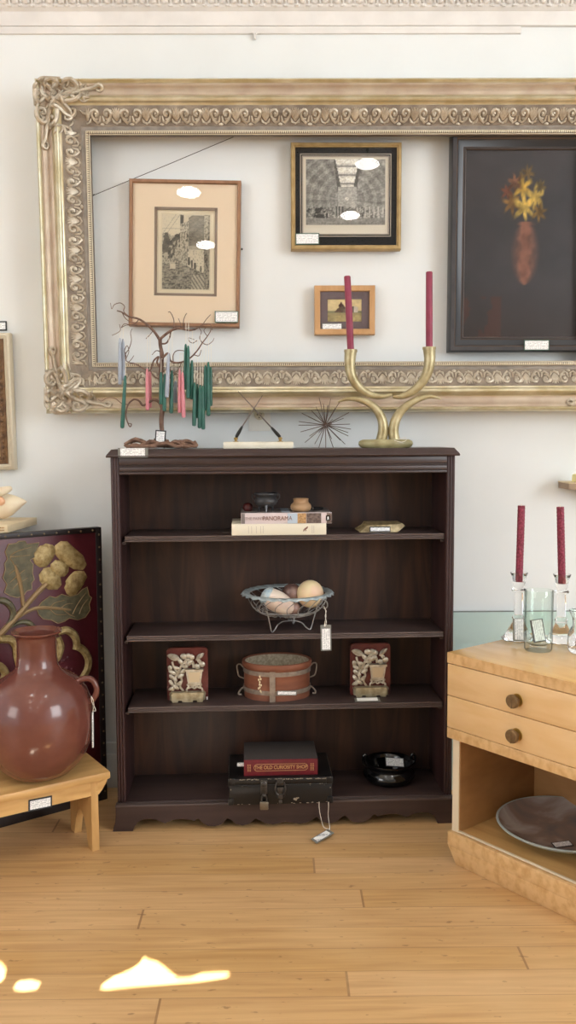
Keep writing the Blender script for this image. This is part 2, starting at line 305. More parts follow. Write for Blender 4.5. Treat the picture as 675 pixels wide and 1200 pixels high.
# ------------------------------------------------------------------ mesh builder
class MB:
    def __init__(s): s.v = []; s.f = []; s.m = []; s.sm = []
    def add(s, vs, fs, mi=0, smooth=False):
        b = len(s.v); s.v += [tuple(p) for p in vs]
        for f in fs: s.f.append(tuple(b+i for i in f)); s.m.append(mi); s.sm.append(smooth)
        return s
    def box(s, c, d, rot=None, bev=0, mi=0, taper=None):
        bm = bmesh.new(); bmesh.ops.create_cube(bm, size=1)
        for v in bm.verts:
            v.co = Vector((v.co.x*d[0], v.co.y*d[1], v.co.z*d[2]))
            if taper and v.co.z < 0: v.co.x *= taper[0]; v.co.y *= taper[1]
        if bev: bmesh.ops.bevel(bm, geom=bm.edges[:], offset=bev, segments=2, affect='EDGES', profile=.5)
        mtx = Matrix.Translation(Vector(c)) @ (Euler(rot).to_matrix().to_4x4() if rot else Matrix())
        bm.verts.index_update()
        s.add([mtx @ v.co for v in bm.verts], [[v.index for v in f.verts] for f in bm.faces], mi, False); bm.free(); return s
    def span(s, a, b, bev=0, mi=0):
        a, b = Vector(a), Vector(b)
        return s.box((a+b)/2, [abs(q) for q in (b-a)], None, bev, mi)
    def tube(s, pts, rad, n=8, mi=0, caps=True, closed=False):
        pts = [Vector(p) for p in pts]; k = len(pts)
        if isinstance(rad, (int, float)): rad = [rad]*k
        T = []
        for i in range(k):
            a = pts[i-1] if (i or closed) else pts[0]; b = pts[(i+1) % k] if (i < k-1 or closed) else pts[-1]
            t = b-a; T.append(t.normalized() if t.length > 1e-9 else Vector((0, 0, 1)))
        u = T[0].orthogonal().normalized(); vs = []
        for i in range(k):
            u = (u - T[i]*u.dot(T[i]))
            u = u.normalized() if u.length > 1e-6 else T[i].orthogonal().normalized()
            w = T[i].cross(u)
            for j in range(n):
                a = 2*PI*j/n; vs.append(pts[i] + (u*math.cos(a)+w*math.sin(a))*rad[i])
        fs = []
        for i in range(k if closed else k-1):
            i2 = (i+1) % k
            for j in range(n): fs.append((i*n+j, i*n+(j+1) % n, i2*n+(j+1) % n, i2*n+j))
        s.add(vs, fs, mi, True)
        if caps and not closed:
            b = len(s.v)-len(vs)
            s.f.append(tuple(b+j for j in reversed(range(n)))); s.m.append(mi); s.sm.append(False)
            s.f.append(tuple(b+(k-1)*n+j for j in range(n))); s.m.append(mi); s.sm.append(False)
        return s
    def lathe(s, prof, n=32, c=(0, 0, 0), mi=0, sq=(1, 1), axis='z', smooth=True, wob=None, caps=True):
        c = Vector(c); vs = []; k = len(prof)
        for i, (r, z) in enumerate(prof):
            for j in range(n):
                a = 2*PI*j/n; rr = r*(wob(a, i) if wob else 1)
                p = Vector((rr*math.cos(a)*sq[0], rr*math.sin(a)*sq[1], z))
                if axis == 'y': p = Vector((p.x, z, p.y))
                if axis == 'x': p = Vector((z, p.x, p.y))
                vs.append(c+p)
        fs = [(i*n+j, i*n+(j+1) % n, (i+1)*n+(j+1) % n, (i+1)*n+j) for i in range(k-1) for j in range(n)]
        s.add(vs, fs, mi, smooth)
        b = len(s.v)-len(vs)
        if caps and prof[0][0] > 1e-5: s.f.append(tuple(b+j for j in reversed(range(n)))); s.m.append(mi); s.sm.append(False)
        if caps and prof[-1][0] > 1e-5: s.f.append(tuple(b+(k-1)*n+j for j in range(n))); s.m.append(mi); s.sm.append(False)
        return s
    def ball(s, c, r, n=10, mi=0, rot=None):
        if isinstance(r, (int, float)): r = (r, r, r)
        mtx = Matrix.Translation(Vector(c)) @ (Euler(rot).to_matrix().to_4x4() if rot else Matrix())
        k = max(4, n//2); vs = []
        for i in range(k+1):
            t = PI*i/k
            for j in range(n):
                a = 2*PI*j/n
                vs.append(mtx @ Vector((r[0]*math.sin(t)*math.cos(a), r[1]*math.sin(t)*math.sin(a), -r[2]*math.cos(t))))
        return s.add(vs, [(i*n+j, i*n+(j+1) % n, (i+1)*n+(j+1) % n, (i+1)*n+j) for i in range(k) for j in range(n)], mi, True)
    def prism(s, poly, y0, y1, mi=0, f=None):      # polygon in x,z pulled through y
        f = f or (lambda x, y, z: (x, y, z)); n = len(poly)
        vs = [f(x, y0, z) for x, z in poly] + [f(x, y1, z) for x, z in poly]
        fs = [tuple(range(n)), tuple(reversed(range(n, 2*n)))] + [((i+1) % n, i, n+i, n+(i+1) % n) for i in range(n)]
        return s.add(vs, fs, mi)
    def build(s, name, mats, parent=None, loc=None, rot=None):
        me = bpy.data.meshes.new(name); me.from_pydata(s.v, [], s.f)
        if not isinstance(mats, (list, tuple)): mats = [mats]
        for m in mats: me.materials.append(M[m] if isinstance(m, str) else m)
        for p, mi, sm in zip(me.polygons, s.m, s.sm): p.material_index = mi; p.use_smooth = sm
        bm = bmesh.new(); bm.from_mesh(me); bmesh.ops.remove_doubles(bm, verts=bm.verts, dist=1e-6)
        bmesh.ops.recalc_face_normals(bm, faces=bm.faces); bm.to_mesh(me); bm.free()
        me.set_sharp_from_angle(angle=R(42))
        o = bpy.data.objects.new(name, me); COL.objects.link(o)
        if parent: o.parent = parent
        if loc is not None: o.location = loc
        if rot is not None: o.rotation_euler = rot
        return o
def tag(o, label, cat, group=None, kind=None):
    o['label'] = label; o['category'] = cat
    if group: o['group'] = group
    if kind: o['kind'] = kind
    return o
def empty(name, loc, rz=0, label=None, cat=None, group=None, rot=None):
    o = bpy.data.objects.new(name, None); COL.objects.link(o); o.location = loc
    o.rotation_euler = rot if rot else (0, 0, rz); o.empty_display_size = .05
    if label: tag(o, label, cat, group)
    return o
def struct(o): o['kind'] = 'structure'; return o
def spline(pts, n=6):                   # Catmull-Rom through points (tuples of any length)
    P = [Vector(p) for p in pts]; out = []
    for i in range(len(P)-1):
        a = P[i-1] if i else P[0]*2-P[1]; b, c = P[i], P[i+1]; d = P[i+2] if i+2 < len(P) else P[-1]*2-P[-2]
        for k in range(n):
            t = k/n
            out.append(.5*((2*b)+(c-a)*t+(2*a-5*b+4*c-d)*t*t+(-a+3*b-3*c+d)*t**3))
    out.append(P[-1]); return out
def lerp_list(v, n):
    k = len(v)-1; out = []
    for i in range(n):
        t = i/(n-1)*k; j = min(int(t), k-1); out.append(v[j]+(v[j+1]-v[j])*(t-j))
    return out
def stube(mb, pts, rad, n=8, seg=6, mi=0):
    q = spline(pts, seg)
    return mb.tube(q, lerp_list(rad, len(q)) if isinstance(rad, (list, tuple)) else rad, n, mi)
def text(name, body, size, m, parent, loc, rot=(PI/2, 0, 0), sx=1, bold=0, align='CENTER'):
    c = bpy.data.curves.new(name, 'FONT'); c.body = body; c.size = size; c.align_x = align; c.align_y = 'CENTER'; c.extrude = .0001; c.offset = bold
    t = bpy.data.objects.new(name+'_curve', c); COL.objects.link(t)
    bpy.context.view_layer.update()
    me = bpy.data.meshes.new_from_object(t.evaluated_get(bpy.context.evaluated_depsgraph_get()))
    bpy.data.objects.remove(t); bpy.data.curves.remove(c)
    me.materials.clear(); me.materials.append(M[m])
    o = bpy.data.objects.new(name, me); COL.objects.link(o); o.parent = parent; o.location = loc; o.rotation_euler = rot; o.scale = (sx, 1, 1)
    return o
# value noise for the drawn pictures
def hsh(i, j): 
    x = math.sin(i*127.1+j*311.7)*43758.5453; return x-math.floor(x)
def vn(x, y):
    i, j = math.floor(x), math.floor(y); a, b = x-i, y-j
    a = a*a*(3-2*a); b = b*b*(3-2*b)
    return (hsh(i, j)*(1-a)+hsh(i+1, j)*a)*(1-b)+(hsh(i, j+1)*(1-a)+hsh(i+1, j+1)*a)*b
def fbm(x, y): return vn(x, y)*.55+vn(x*2.1, y*2.1)*.3+vn(x*4.3, y*4.3)*.15
def picture(name, w, h, nx, ny, fn, m, parent, loc):
    vs = []; cs = []
    for j in range(ny+1):
        for i in range(nx+1):
            u, v = i/nx, j/ny; vs.append(((u-.5)*w, 0, (v-.5)*h)); cs += list(lin([max(0, min(255, q)) for q in fn(u, v)]))+[1]
    N1 = nx+1
    fs = [(j*N1+i, j*N1+i+1, (j+1)*N1+i+1, (j+1)*N1+i) for j in range(ny) for i in range(nx)]
    nb = len(vs)                                           # a back leaf gives the sheet its thickness
    vs += [(-w/2, .001, -h/2), (w/2, .001, -h/2), (w/2, .001, h/2), (-w/2, .001, h/2)]; cs += [.6, .55, .45, 1]*4
    fs.append((nb+3, nb+2, nb+1, nb))
    me = bpy.data.meshes.new(name); me.from_pydata(vs, [], fs)
    a = me.color_attributes.new('col', 'FLOAT_COLOR', 'POINT'); a.data.foreach_set('color', cs)
    me.materials.append(M[m])
    o = bpy.data.objects.new(name, me); COL.objects.link(o); o.parent = parent; o.location = loc
    return o

# ================================================================== SETTING
mb = MB(); mb.span((-5, -11, -.05), (5, WALL+.1, 0)); o = struct(mb.build('floor', 'floor'))
mb = MB(); mb.span((-5, WALL, 0), (5, WALL+.12, 4.3)); struct(mb.build('wall_back', 'wall'))
mb = MB(); mb.span((-5, -11, 4.3), (5, WALL+.12, 4.4)); struct(mb.build('ceiling', 'ceiling'))
# baseboard
mb = MB(); mb.span((-5, WALL-.016, 0), (5, WALL+.01, .12), .003); mb.span((-5, WALL-.010, .115), (5, WALL+.01, .16), .004)
struct(mb.build('baseboard_back', 'wall'))
# picture rail and egg moulding high on the wall
zc1, zc2 = 2.536, 2.560
mb = MB()
mb.prism([(0, 2.532), (-.006, 2.534), (-.008, 2.555), (-.004, 2.5565), (0, 2.5575)], -2.5, .79, f=lambda x, y, z: (y, WALL+x, z))
mb.box((-.88, WALL-.004, 2.545), (.0, .001, .001))
struct(mb.build('trim_1', 'trim'))
mb = MB()
mb.prism([(0, 2.555), (-.010, 2.557), (-.012, 2.60), (-.02, 2.607), (-.024, 2.612), (-.024, 2.66), (0, 2.66)], -2.5, 2.5, f=lambda x, y, z: (y, WALL+x, z))
for i in range(-70, 71):
    x = i*.0372
    mb.ball((x, WALL-.026, 2.634), (.0135, .012, .019), 8)
    mb.ball((x+.0186, WALL-.026, 2.628), (.0035, .010, .014), 6)
    mb.ball((x+.0186, WALL-.026, 2.612), (.010, .007, .005), 6)
struct(mb.build('trim_2', 'trim'))
# unseen shop-front wall added behind the camera, holes shaped to cast the sun patches
SUN_EL = R(21); SUN_AZ = R(1.5)
sdir = Vector((math.sin(SUN_AZ)*math.cos(SUN_EL), math.cos(SUN_AZ)*math.cos(SUN_EL), -math.sin(SUN_EL)))
FY = -10.6
def hole(pix):
    out = []
    for x, y in pix:
        p = PZ(x, y, 0); t = (FY-p.y)/sdir.y; q = p+sdir*t; out.append((q.x, FY, q.z))
    return out
g = lambda L: [(90+x/3.214, 1100+y/3.214) for x, y in L]
holes = [hole(g([(88, 182), (140, 146), (205, 118), (238, 95), (252, 72), (268, 82), (300, 90), (335, 116), (378, 152), (428, 149), (470, 134), (560, 129), (578, 134), (560, 143), (470, 156), (380, 163), (200, 178), (110, 188)])),
         hole([(17, 1155), (22, 1151), (36, 1150), (46, 1153), (44, 1158), (30, 1160), (20, 1159)]),
         hole([(-30, 1128), (0, 1129), (6, 1137), (4, 1148), (-10, 1154), (-30, 1150)])]
bm = bmesh.new()
def loop(P):
    vs = [bm.verts.new(p) for p in P]
    for i in range(len(vs)): bm.edges.new((vs[i], vs[(i+1) % len(vs)]))
loop([(-5, FY, 0), (5, FY, 0), (5, FY, 4.3), (-5, FY, 4.3)])
for h in holes: loop(h)
bmesh.ops.triangle_fill(bm, use_beauty=True, use_dissolve=False, edges=bm.edges[:])
me = bpy.data.meshes.new('wall_front_sun_mask'); bm.to_mesh(me); bm.free(); me.materials.append(M['wall'])
o = bpy.data.objects.new('wall_front_sun_mask', me); COL.objects.link(o); struct(o)

# ceiling lamps
lampn = 0
ROWS = ['nearest the back wall', 'second row from the back wall', 'third row from the back wall', 'by the shop front']
for yi, y in enumerate((-2.3, -4.4, -6.6, -8.8)):
    for x in (-.95, .95):
        e = empty('ceiling_lamp', (x, y, 4.3), 0, 'opal glass ceiling lamp, %s, %s side' % (ROWS[yi], 'left' if x < 0 else 'right'), 'ceiling lamp', 'opal ceiling lamps')
        a = MB(); a.lathe([(.0, 0), (.06, 0), (.055, -.02), (.012, -.03), (.012, -.19), (.06, -.2), (.06, -.215)], 20); a.build('stem', 'lampmetal', e)
        a = MB(); a.lathe([(.06, -.205), (.105, -.225), (.128, -.25), (.118, -.272), (.08, -.29), (0, -.298)], 28); a.build('lamp_glass', 'lampglass', e)

# ================================================================== BOOKCASE
BX, BY, BRZ = .00532, -.2711, .0376
bc = empty('bookcase', (BX, BY, 0), BRZ, 'dark mahogany open bookcase with three shelves and scalloped base against the wall', 'bookcase')
BM = Matrix.Translation((BX, BY, 0)) @ Matrix.Rotation(BRZ, 4, 'Z')
BMI = BM.inverted()
WO, WI, DD, ZB, ZF, ZT = .526, .5, .2215, .078, 1.1078, 1.16
Z1, Z2, Z3, Z0 = .9187, .609, .3839, .088
for s in (-1, 1):
    a = MB(); a.span((s*WI, .004, ZB-.002), (s*WO, DD+.012, ZT), .0015)
    for k in range(3):
        x = s*(WI+.0045+k*.0085)
        a.tube([(x, .005, ZB), (x, .005, ZT)], .0036, 8)
    a.build('side_panel', 'dside', bc)
a = MB(); a.span((-WI, DD, .03), (WI, DD+.012, ZT)); a.build('back_panel', 'dback', bc)
a = MB(); a.prism([(-.012, ZT), (-.015, ZT+.004), (-.012, ZT+.009), (-.004, ZT+.0145), (.002, ZT+.022), (.004, ZT+.024), (DD+.012, ZT+.024), (DD+.012, ZT)], -WO-.011, WO+.011, f=lambda x, y, z: (y, x, z))
for v in range(len(a.v)):
    x, y, z = a.v[v]; t = min(1, max(0, (z-ZT-.006)/.018)); a.v[v] = (x-(1 if x > 0 else -1)*.014*t, y, z)
a.build('top', 'dwood', bc)
a = MB(); a.span((-WI, .004, ZF), (WI, .02, ZT))
for zz, hh in ((ZF+.004, .007), (ZF+.0165, .013), (ZF+.026, .003), (ZF+.041, .022)):
    a.box((0, .003, zz), (2*WI, .008, hh), None, .0018)
a.build('frieze', 'dwood', bc)
for z in (Z1, Z2, Z3):
    a = MB(); xa, xb = -.489, .4965
    a.span((xa, .017, z-.018), (xb, DD, z), .0012)
    a.tube([(xa, .016, z-.003), (xb, .016, z-.003)], .003, 8, 1); a.tube([(xa, .016, z-.009), (xb, .016, z-.009)], .0025, 8, 1); a.tube([(xa, .016, z-.015), (xb, .016, z-.015)], .003, 8, 1)
    a.span((-WI, .03, z-.028), (-WI+.012, DD-.01, z-.018), .001); a.span((WI-.012, .03, z-.028), (WI, DD-.01, z-.018), .001)
    a.build('shelf', ['dshelf', 'dedge'], bc)
a = MB(); a.span((-WI, .0, Z0-.016), (WI, DD, Z0), .001); a.build('bottom_shelf', 'dshelf', bc)
# scalloped plinth with bracket feet
half = [(.0, 0), (.052, 0), (.056, .012), (.066, .027), (.082, .036), (.104, .038), (.126, .034), (.142, .026), (.152, .0225), (.162, .027), (.182, .034), (.206, .035), (.232, .031), (.243, .027), (.250, .034), (.257, .033), (.266, .022), (.284, .011), (.306, .0085), (.326, .014), (.338, .026), (.346, .033), (.356, .028), (.372, .015), (.392, .009), (.412, .013), (.426, .024), (.434, .031), (.444, .025), (.464, .014), (.488, .010), (.51, .014), (.5265, .018)]
def plinth_poly():
    L = WO+.004
    lo = [(-L+x, z) for x, z in half] + [(L-x, z) for x, z in reversed(half[:-1])]
    up = [(L+.001, .03), (L, ZB)]; upl = [(-L, ZB), (-L-.001, .03)]
    lo[0] = (-L-.010, 0); lo[-1] = (L+.010, 0)
    lo.insert(1, (-L-.009, 0.0)); 
    return lo + [(L+.008, .012), (L+.002, .03), (L, .055), (L, ZB), (-L, ZB), (-L, .055), (-L-.002, .03), (-L-.008, .012)]
a = MB(); P = plinth_poly()
bmx = bmesh.new(); vs = [bmx.verts.new((x, 0, z)) for x, z in P]
for i in range(len(vs)): bmx.edges.new((vs[i], vs[(i+1) % len(vs)]))
bmesh.ops.triangle_fill(bmx, use_beauty=True, edges=bmx.edges[:]); bmx.verts.index_update()
V = [v.co.copy() for v in bmx.verts]; Fc = [[v.index for v in f.verts] for f in bmx.faces]; bmx.free()
a.add([(p.x, -.016, p.z) for p in V], Fc); a.add([(p.x, .006, p.z) for p in V], [list(reversed(f)) for f in Fc])
n = len(P); a.add([(x, -.016, z) for x, z in P]+[(x, .006, z) for x, z in P], [(i, (i+1) % n, n+(i+1) % n, n+i) for i in range(n)])
a.box((0, -.006, ZB+.003), (2*WO+.010, .028, .008), None, .003, 1)
a.build('scalloped_plinth', ['dwood', 'dedge'], bc)
for s in (-1, 1):
    a = MB(); a.span((s*(WO-.018), 0, 0), (s*(WO+.004), .06, ZB)); a.span((s*(WO-.018), DD-.05, 0), (s*(WO+.002), DD+.012, ZB)); a.span((s*(WO-.018), .05, .045), (s*(WO+.002), DD-.04, ZB)); a.build('side_plinth', 'dwood', bc)
def shelf_thing(name, px, py, z, label, cat, group=None, rz=0, dy=0):
    p = PZ(px, py, z); return empty(name, (p.x, p.y+dy, z), BRZ+rz, label, cat, group)
def inv(o): return (Matrix.Translation(o.location) @ o.rotation_euler.to_matrix().to_4x4()).inverted()
def card(e, w, h, loc, rot=(0, 0, 0), edge='lab_grey', m='paper', label=None, name='price_card', b=.003, bt=None):
    """a mounted price card: backing with a written paper on it, as a part of the thing it is stuck to"""
    a = MB(); a.box((0, 0, 0), (w, .0016, h)); o = a.build(name, edge, e, loc, rot)
    if label: o['label'] = label
    bt = b if bt is None else bt
    a = MB(); a.box((0, 0, 0), (w-2*b, .0006, h-b-bt)); a.build('paper', m, o, (0, -.001, (b-bt)/2))
    return o
exec_after = []

# ================================================================== THE BIG GILT FRAME
fr = empty('picture_frame', (-.776, WALL-.001, 1.302), 0, 'huge empty ornate silver-gilt picture frame hung on the white wall around smaller pictures', 'picture frame', rot=(.0315, 0, 0))
FWD, FHT = 1.93, 1.05
def sweep(mb, prof, W, H, mis=None):
    def corner(d, k):
        return ((d, d), (W-d, d), (W-d, H-d), (d, H-d))[k]
    for k in range(4):
        k2 = (k+1) % 4
        vs = []
        for d, h in prof:
            x, z = corner(d, k); vs.append((x, -h, z)); x, z = corner(d, k2); vs.append((x, -h, z))
        for i in range(len(prof)-1):
            mb.add([vs[2*i], vs[2*i+1], vs[2*i+3], vs[2*i+2]], [(0, 1, 2, 3)], mis[i] if mis else 0, False)
    return mb
PF = [(.0, 0), (.0, .082), (.003, .095), (.006, .102), (.010, .105), (.014, .102), (.017, .095), (.021, .094), (.026, .089), (.034, .084), (.043, .084), (.051, .088),
      (.055, .094), (.058, .102), (.062, .108), (.067, .111), (.072, .109), (.076, .103), (.079, .097), (.084, .095), (.088, .093), (.098, .089), (.112, .080), (.127, .071), (.136, .067),
      (.139, .065), (.142, .066), (.151, .062), (.153, .060), (.153, .066), (.163, .066), (.166, .064), (.166, .044), (.150, .040), (.150, .0)]
mi = []
for i in range(len(PF)-1):
    d = (PF[i][0]+PF[i+1][0])/2
    mi.append(0 if d < .019 else 1 if d < .053 else 0 if d < .086 else 2 if d < .139 else 3 if d < .152 else 4)
a = MB(); sweep(a, PF, FWD, FHT, mi); a.build('moulding', ['gold', 'cove', 'carved', 'fillet', 'beadbed'], fr)
def prof_h(d):
    for (d0, h0), (d1, h1) in zip(PF[1:], PF[2:]):
        if d0 <= d <= d1 and d1 > d0: return h0+(h1-h0)*(d-d0)/(d1-d0)
    return .06
def spiral(cx, cz, r0, r1, a0, turns, n=14):
    return [(cx+(r0+(r1-r0)*i/(n-1))*math.cos(a0+turns*2*PI*i/(n-1)), cz+(r0+(r1-r0)*i/(n-1))*math.sin(a0+turns*2*PI*i/(n-1))) for i in range(n)]
SIDES = [((0, 0), (1, 0), (0, 1), FWD), ((0, FHT), (1, 0), (0, -1), FWD), ((0, 0), (0, 1), (1, 0), FHT), ((FWD, 0), (0, 1), (-1, 0), FHT)]
def onside(side, s, d, lift=0):
    (ox, oz), (sx_, sz_), (dx, dz), L = side
    return (ox+sx_*s+dx*d, -(prof_h(d)+lift), oz+sz_*s+dz*d)
for k, side in enumerate(SIDES):
    L = side[3]; a = MB(); s0 = .16; n = round((L-2*s0)/.094); st = (L-2*s0)/n
    for q in range(n):
        c = s0+st*(q+.5); f = st/.094
        for sg in (-1, 1):
            sp2 = spiral(c+sg*.0180*f, .1065, .0150, .0045, PI/2+sg*.35, -sg*1.12, 12)
            a.tube([onside(side, s, d, .001) for s, d in sp2], lerp_list([.0032, .0058, .0052, .0042], len(sp2)), 6)
            a.ball(onside(side, c+sg*.0180*f, .1065, .002), .0052, 7)
            a.tube([onside(side, c+sg*.030*f, .110, .001), onside(side, c+sg*.024*f, .122, .002), onside(side, c+sg*.014*f, .130, .001), onside(side, c+sg*.006*f, .126, .001), onside(side, c+sg*.003*f, .112, .001)], [.0024, .0046, .0052, .0040, .002], 6)
            for s_, d_ in ((.030, .0945), (.0375, .092), (.0445, .0905), (.0335, .104), (.041, .102)):       # palmette between the volutes
                a.tube([onside(side, c+sg*.0465*f, .124, .0), onside(side, c+sg*(.0465*.45+s_*.55)*f, .55*d_+.45*.124, .002), onside(side, c+sg*s_*f, d_, .0)], [.0022, .0040, .0014], 6)
            a.tube([onside(side, c+sg*.046*f, .132, .0), onside(side, c+sg*.037*f, .128, .002), onside(side, c+sg*.033*f, .118, .0)], [.002, .0044, .0016], 6)
        a.ball(onside(side, c, .134, .001), (.0075, .004, .005) if k < 2 else (.005, .004, .0075), 7)
        a.ball(onside(side, c-.047*f, .132, .001), .0042, 6)
    a.build('carved_scrolls', 'scroll', fr)
    a = MB(); n = int((L-.31)/.0068)
    for q in range(n):
        s = .1555+(L-.311)*(q+.5)/n
        p = onside(side, s, .1575); dd = (.0040, .008, .0068) if k < 2 else (.0068, .008, .0040)
        a.box((p[0], -.067, p[2]), dd)
    for d_ in (.1532, .1635): a.tube([onside(side, d_, d_, -.001), onside(side, L-d_, d_, -.001)], .0018, 6)
    a.build('beaded_edge', 'bead', fr)
# acanthus corner clusters
def corner_orn(cx, cz, sx_, sz_):
    a = MB()
    def P(u, v, l=.002):
        d = min(u, v); return (cx+sx_*u, -(prof_h(max(.001, min(.16, d)))+l), cz+sz_*v)
    def st(pts, r, l=.004): q = spline([Vector((u, v, 0)) for u, v in pts], 5); a.tube([P(p.x, p.y, l) for p in q], [v*1.5 for v in lerp_list(r, len(q))], 7)
    rr = random.Random(int(cx*10+cz*100)+3)
    for sw in (0, 1):
        T = (lambda u, v: (u, v)) if not sw else (lambda u, v: (v, u))
        st([T(.075, .070), T(.095, .050), T(.12, .040), T(.136, .025), T(.120, .010), T(.098, .013), T(.092, .028), T(.106, .034), T(.112, .024)], [.006, .006, .0055, .005, .005, .0045, .004, .0035, .002])
        st([T(.10, .075), T(.130, .072), T(.146, .060), T(.140, .044), T(.120, .046), T(.119, .058), T(.130, .06)], [.005, .005, .0045, .004, .004, .003, .002])
        st([T(.136, .040), T(.16, .034), T(.185, .030), T(.205, .022), T(.214, .030), T(.204, .038), T(.192, .031)], [.005, .0045, .004, .004, .0035, .003, .002])
        st([T(.06, .03), T(.075, .016), T(.058, .006), T(.040, .014), T(.046, .028), T(.056, .022)], [.005, .005, .0045, .004, .0035, .002])
        st([T(.052, .084), T(.078, .094), T(.10, .112), T(.122, .110), T(.126, .096), T(.114, .094)], [.0045, .005, .0045, .004, .003, .002])
        st([T(.02, .012), T(.034, .004), T(.055, .003), T(.085, .004)], [.004, .0045, .004, .003])
        for t in range(30):          # leaf lobes lying in all directions
            u, v = rr.uniform(.012, .165), rr.uniform(.008, .11); an = rr.uniform(0, PI); l_ = rr.uniform(.010, .018)
            q_ = [(u-l_*math.cos(an)*k_, v-l_*math.sin(an)*k_+.004*(1-k_*k_)) for k_ in (-1, -.4, .3, 1)]
            a.tube([P(*T(max(.006, x_), max(.006, y_)), .002) for x_, y_ in q_], [.0014, .0046, .0042, .0012], 6)
    st([(.05, .05), (.075, .075), (.105, .105)], [.003, .007, .003], .001)
    st([(.02, .045), (.045, .062), (.062, .045), (.045, .022)], [.005, .006, .006, .004])
    return a
for cx, cz, sx_, sz_ in ((0, 0, 1, 1), (FWD, 0, -1, 1), (FWD, FHT, -1, -1), (0, FHT, 1, -1)):
    corner_orn(cx, cz, sx_, sz_).build('corner_ornament', 'scroll', fr)
# hanging wire behind the frame
FI = inv(fr)
a = MB(); p0 = PY(102, 232, WALL-.035); p1 = PY(296, 151, WALL-.035)
a.tube([FI @ p0, FI @ ((p0+p1)/2+Vector((0, 0, -.001))), FI @ p1], .0011, 6)
a.tube([FI @ (p0+Vector((.001, .002, .003))), FI @ (p0+Vector((.012, 0, .001))), FI @ (p0+Vector((.024, .002, .012)))], .002, 5)
a.build('hanging_wire', 'wire', fr)
# small plaster hook on the rail, and nails in the wall
e = empty('rail_hook', PY(299, 42, WALL-.012), 0, 'small white scrolled hook on the picture rail above the huge frame', 'hook')
a = MB(); L = [(-.012, .008), (-.007, .010), (-.002, .002), (0, -.010), (.002, .002), (.007, .010), (.012, .008)]
a.tube(spline([(x, 0, z) for x, z in L], 5), .0022, 6); a.span((-.003, .002, -.008), (.003, .011, .012), .001); a.build('hook', 'trim', e)
e = empty('wall_nail', PY(283.5, 292, WALL-.001), 0, 'tiny black nail head in the white wall beside the street etching', 'nail')
a = MB(); a.lathe([(.0035, 0), (.003, -.003), (0, -.004)], 10, axis='y'); a.build('nail_head', 'black', e)

# ================================================================== PICTURES
def frame_rect(mb, W, H, prof, mis=None):
    b = MB(); sweep(b, prof, W, H, mis)
    for v, f in ((b.v, b.f),):
        pass
    for f, m_ in zip(b.f, b.m): mb.add([(b.v[i][0]-W/2, b.v[i][1], b.v[i][2]-H/2) for i in f], [tuple(range(len(f)))], m_)
    return mb
def pic_empty(name, tl, br, Y, label, cat, rot=(0, 0, 0), back=None):
    a, b = PY(*tl, Y), PY(*br, Y); c = (a+b)/2
    return empty(name, (c.x, Y, c.z), 0, label, cat, rot=rot), b.x-a.x, a.z-b.z
def ring(mb, W, H, w, h, y0, y1):      # flat board with an opening
    for s in (-1, 1):
        mb.span((s*w/2, y0, -H/2), (s*W/2, y1, H/2)); mb.span((-w/2, y0, s*h/2), (w/2, y1, s*H/2))
    return mb
# --- street etching, walnut frame
def etch(u, v):
    y = 1-v; n = fbm(u*9, v*11); h1 = vn(u*60+v*25, v*60-u*30); h2 = vn(u*22, v*90); d = .05
    m_ = lambda c: c
    if u < .03 or u > .975 or y < .02 or y > .985: return (226, 214, 184)
    roof = .20+.3*(.55-u) if u < .55 else .2
    if u > .55 and u < .94 and y < .42 and y > .03+.12*max(0, .62-u)*4:
        d = .50+.25*h2*(1 if u < .85 else .5); 
        if u > .86: d = .18+.3*(h1 > .6)
    elif u > .38 and u <= .55 and y > .1+.25*(.55-u) and y < .5:
        d = .20+.45*(h1 > .62)+.3*((abs((u*18) % 1-.5) < .18) and (.12 < (y*4.5) % 1 < .5))
    elif u <= .38 and y < .22+.1*vn(u*9, 3): d = .02+.25*(abs((u+y*1.05)-.32) < .008 or abs((u+y*1.05)-.40) < .008 or abs(y-.2) < .006)
    elif u < .45 and y < .66: d = .30+.5*(n > .5)+.35*(h1 > .6)
    elif .45 <= u < .86 and .42 <= y < .66+.28*(u-.45):
        d = .10+.25*(h1 > .7)
        for wx, wy in ((.56, .62), (.62, .66), (.68, .70), (.80, .74)):
            if abs(u-wx) < .02 and abs(y-wy) < .055: d = .9
        if y < .47 : d = .35
        if u < .53: d = .3+.4*(h1 > .5)
    elif u >= .86: d = .48+.35*(h1 > .55)
    elif y >= .66: 
        d = .38+.3*h1+.3*(h2 > .6)
        if .18 < u < .3 and y < .72: d = .12
        if u > .62 and y > .8: d = .3+.4*(abs(((u-y)*14) % 1-.5) < .2)
    d = min(1, d*(.7+.6*n)+(.10 if h1 > .78 else 0))
    return tuple(q0+(q1-q0)*d for q0, q1 in zip((226, 215, 188), (92, 88, 80)))
e, W, H = pic_empty('framed_etching', (147.5, 210), (284, 382.5), .012, 'etching of a steep village street, wide peach mat, thin walnut frame, inside the huge frame', 'picture', rot=(-.0198, R(1.2), 0))
W -= .010
PFR = [(0, -.03), (0, .0), (.002, .003), (.010, .003), (.012, 0), (.012, -.028)]
a = MB(); frame_rect(a, W, H, PFR); a.build('frame', 'walnut', e)
px = W/136.0
iw, ih = 77*px, 107*px; oz = .0
cx_, cz_ = .003, .007
a = MB()
for s in (-1, 1):
    a.span((cx_+s*iw/2, .008, -H/2+.01), (s*(W/2-.01), .012, H/2-.01)); a.span((cx_-iw/2, .008, cz_+s*ih/2), (cx_+iw/2, .012, s*(H/2-.01)))
a.build('mat_board', 'peach', e)
a = MB(); 
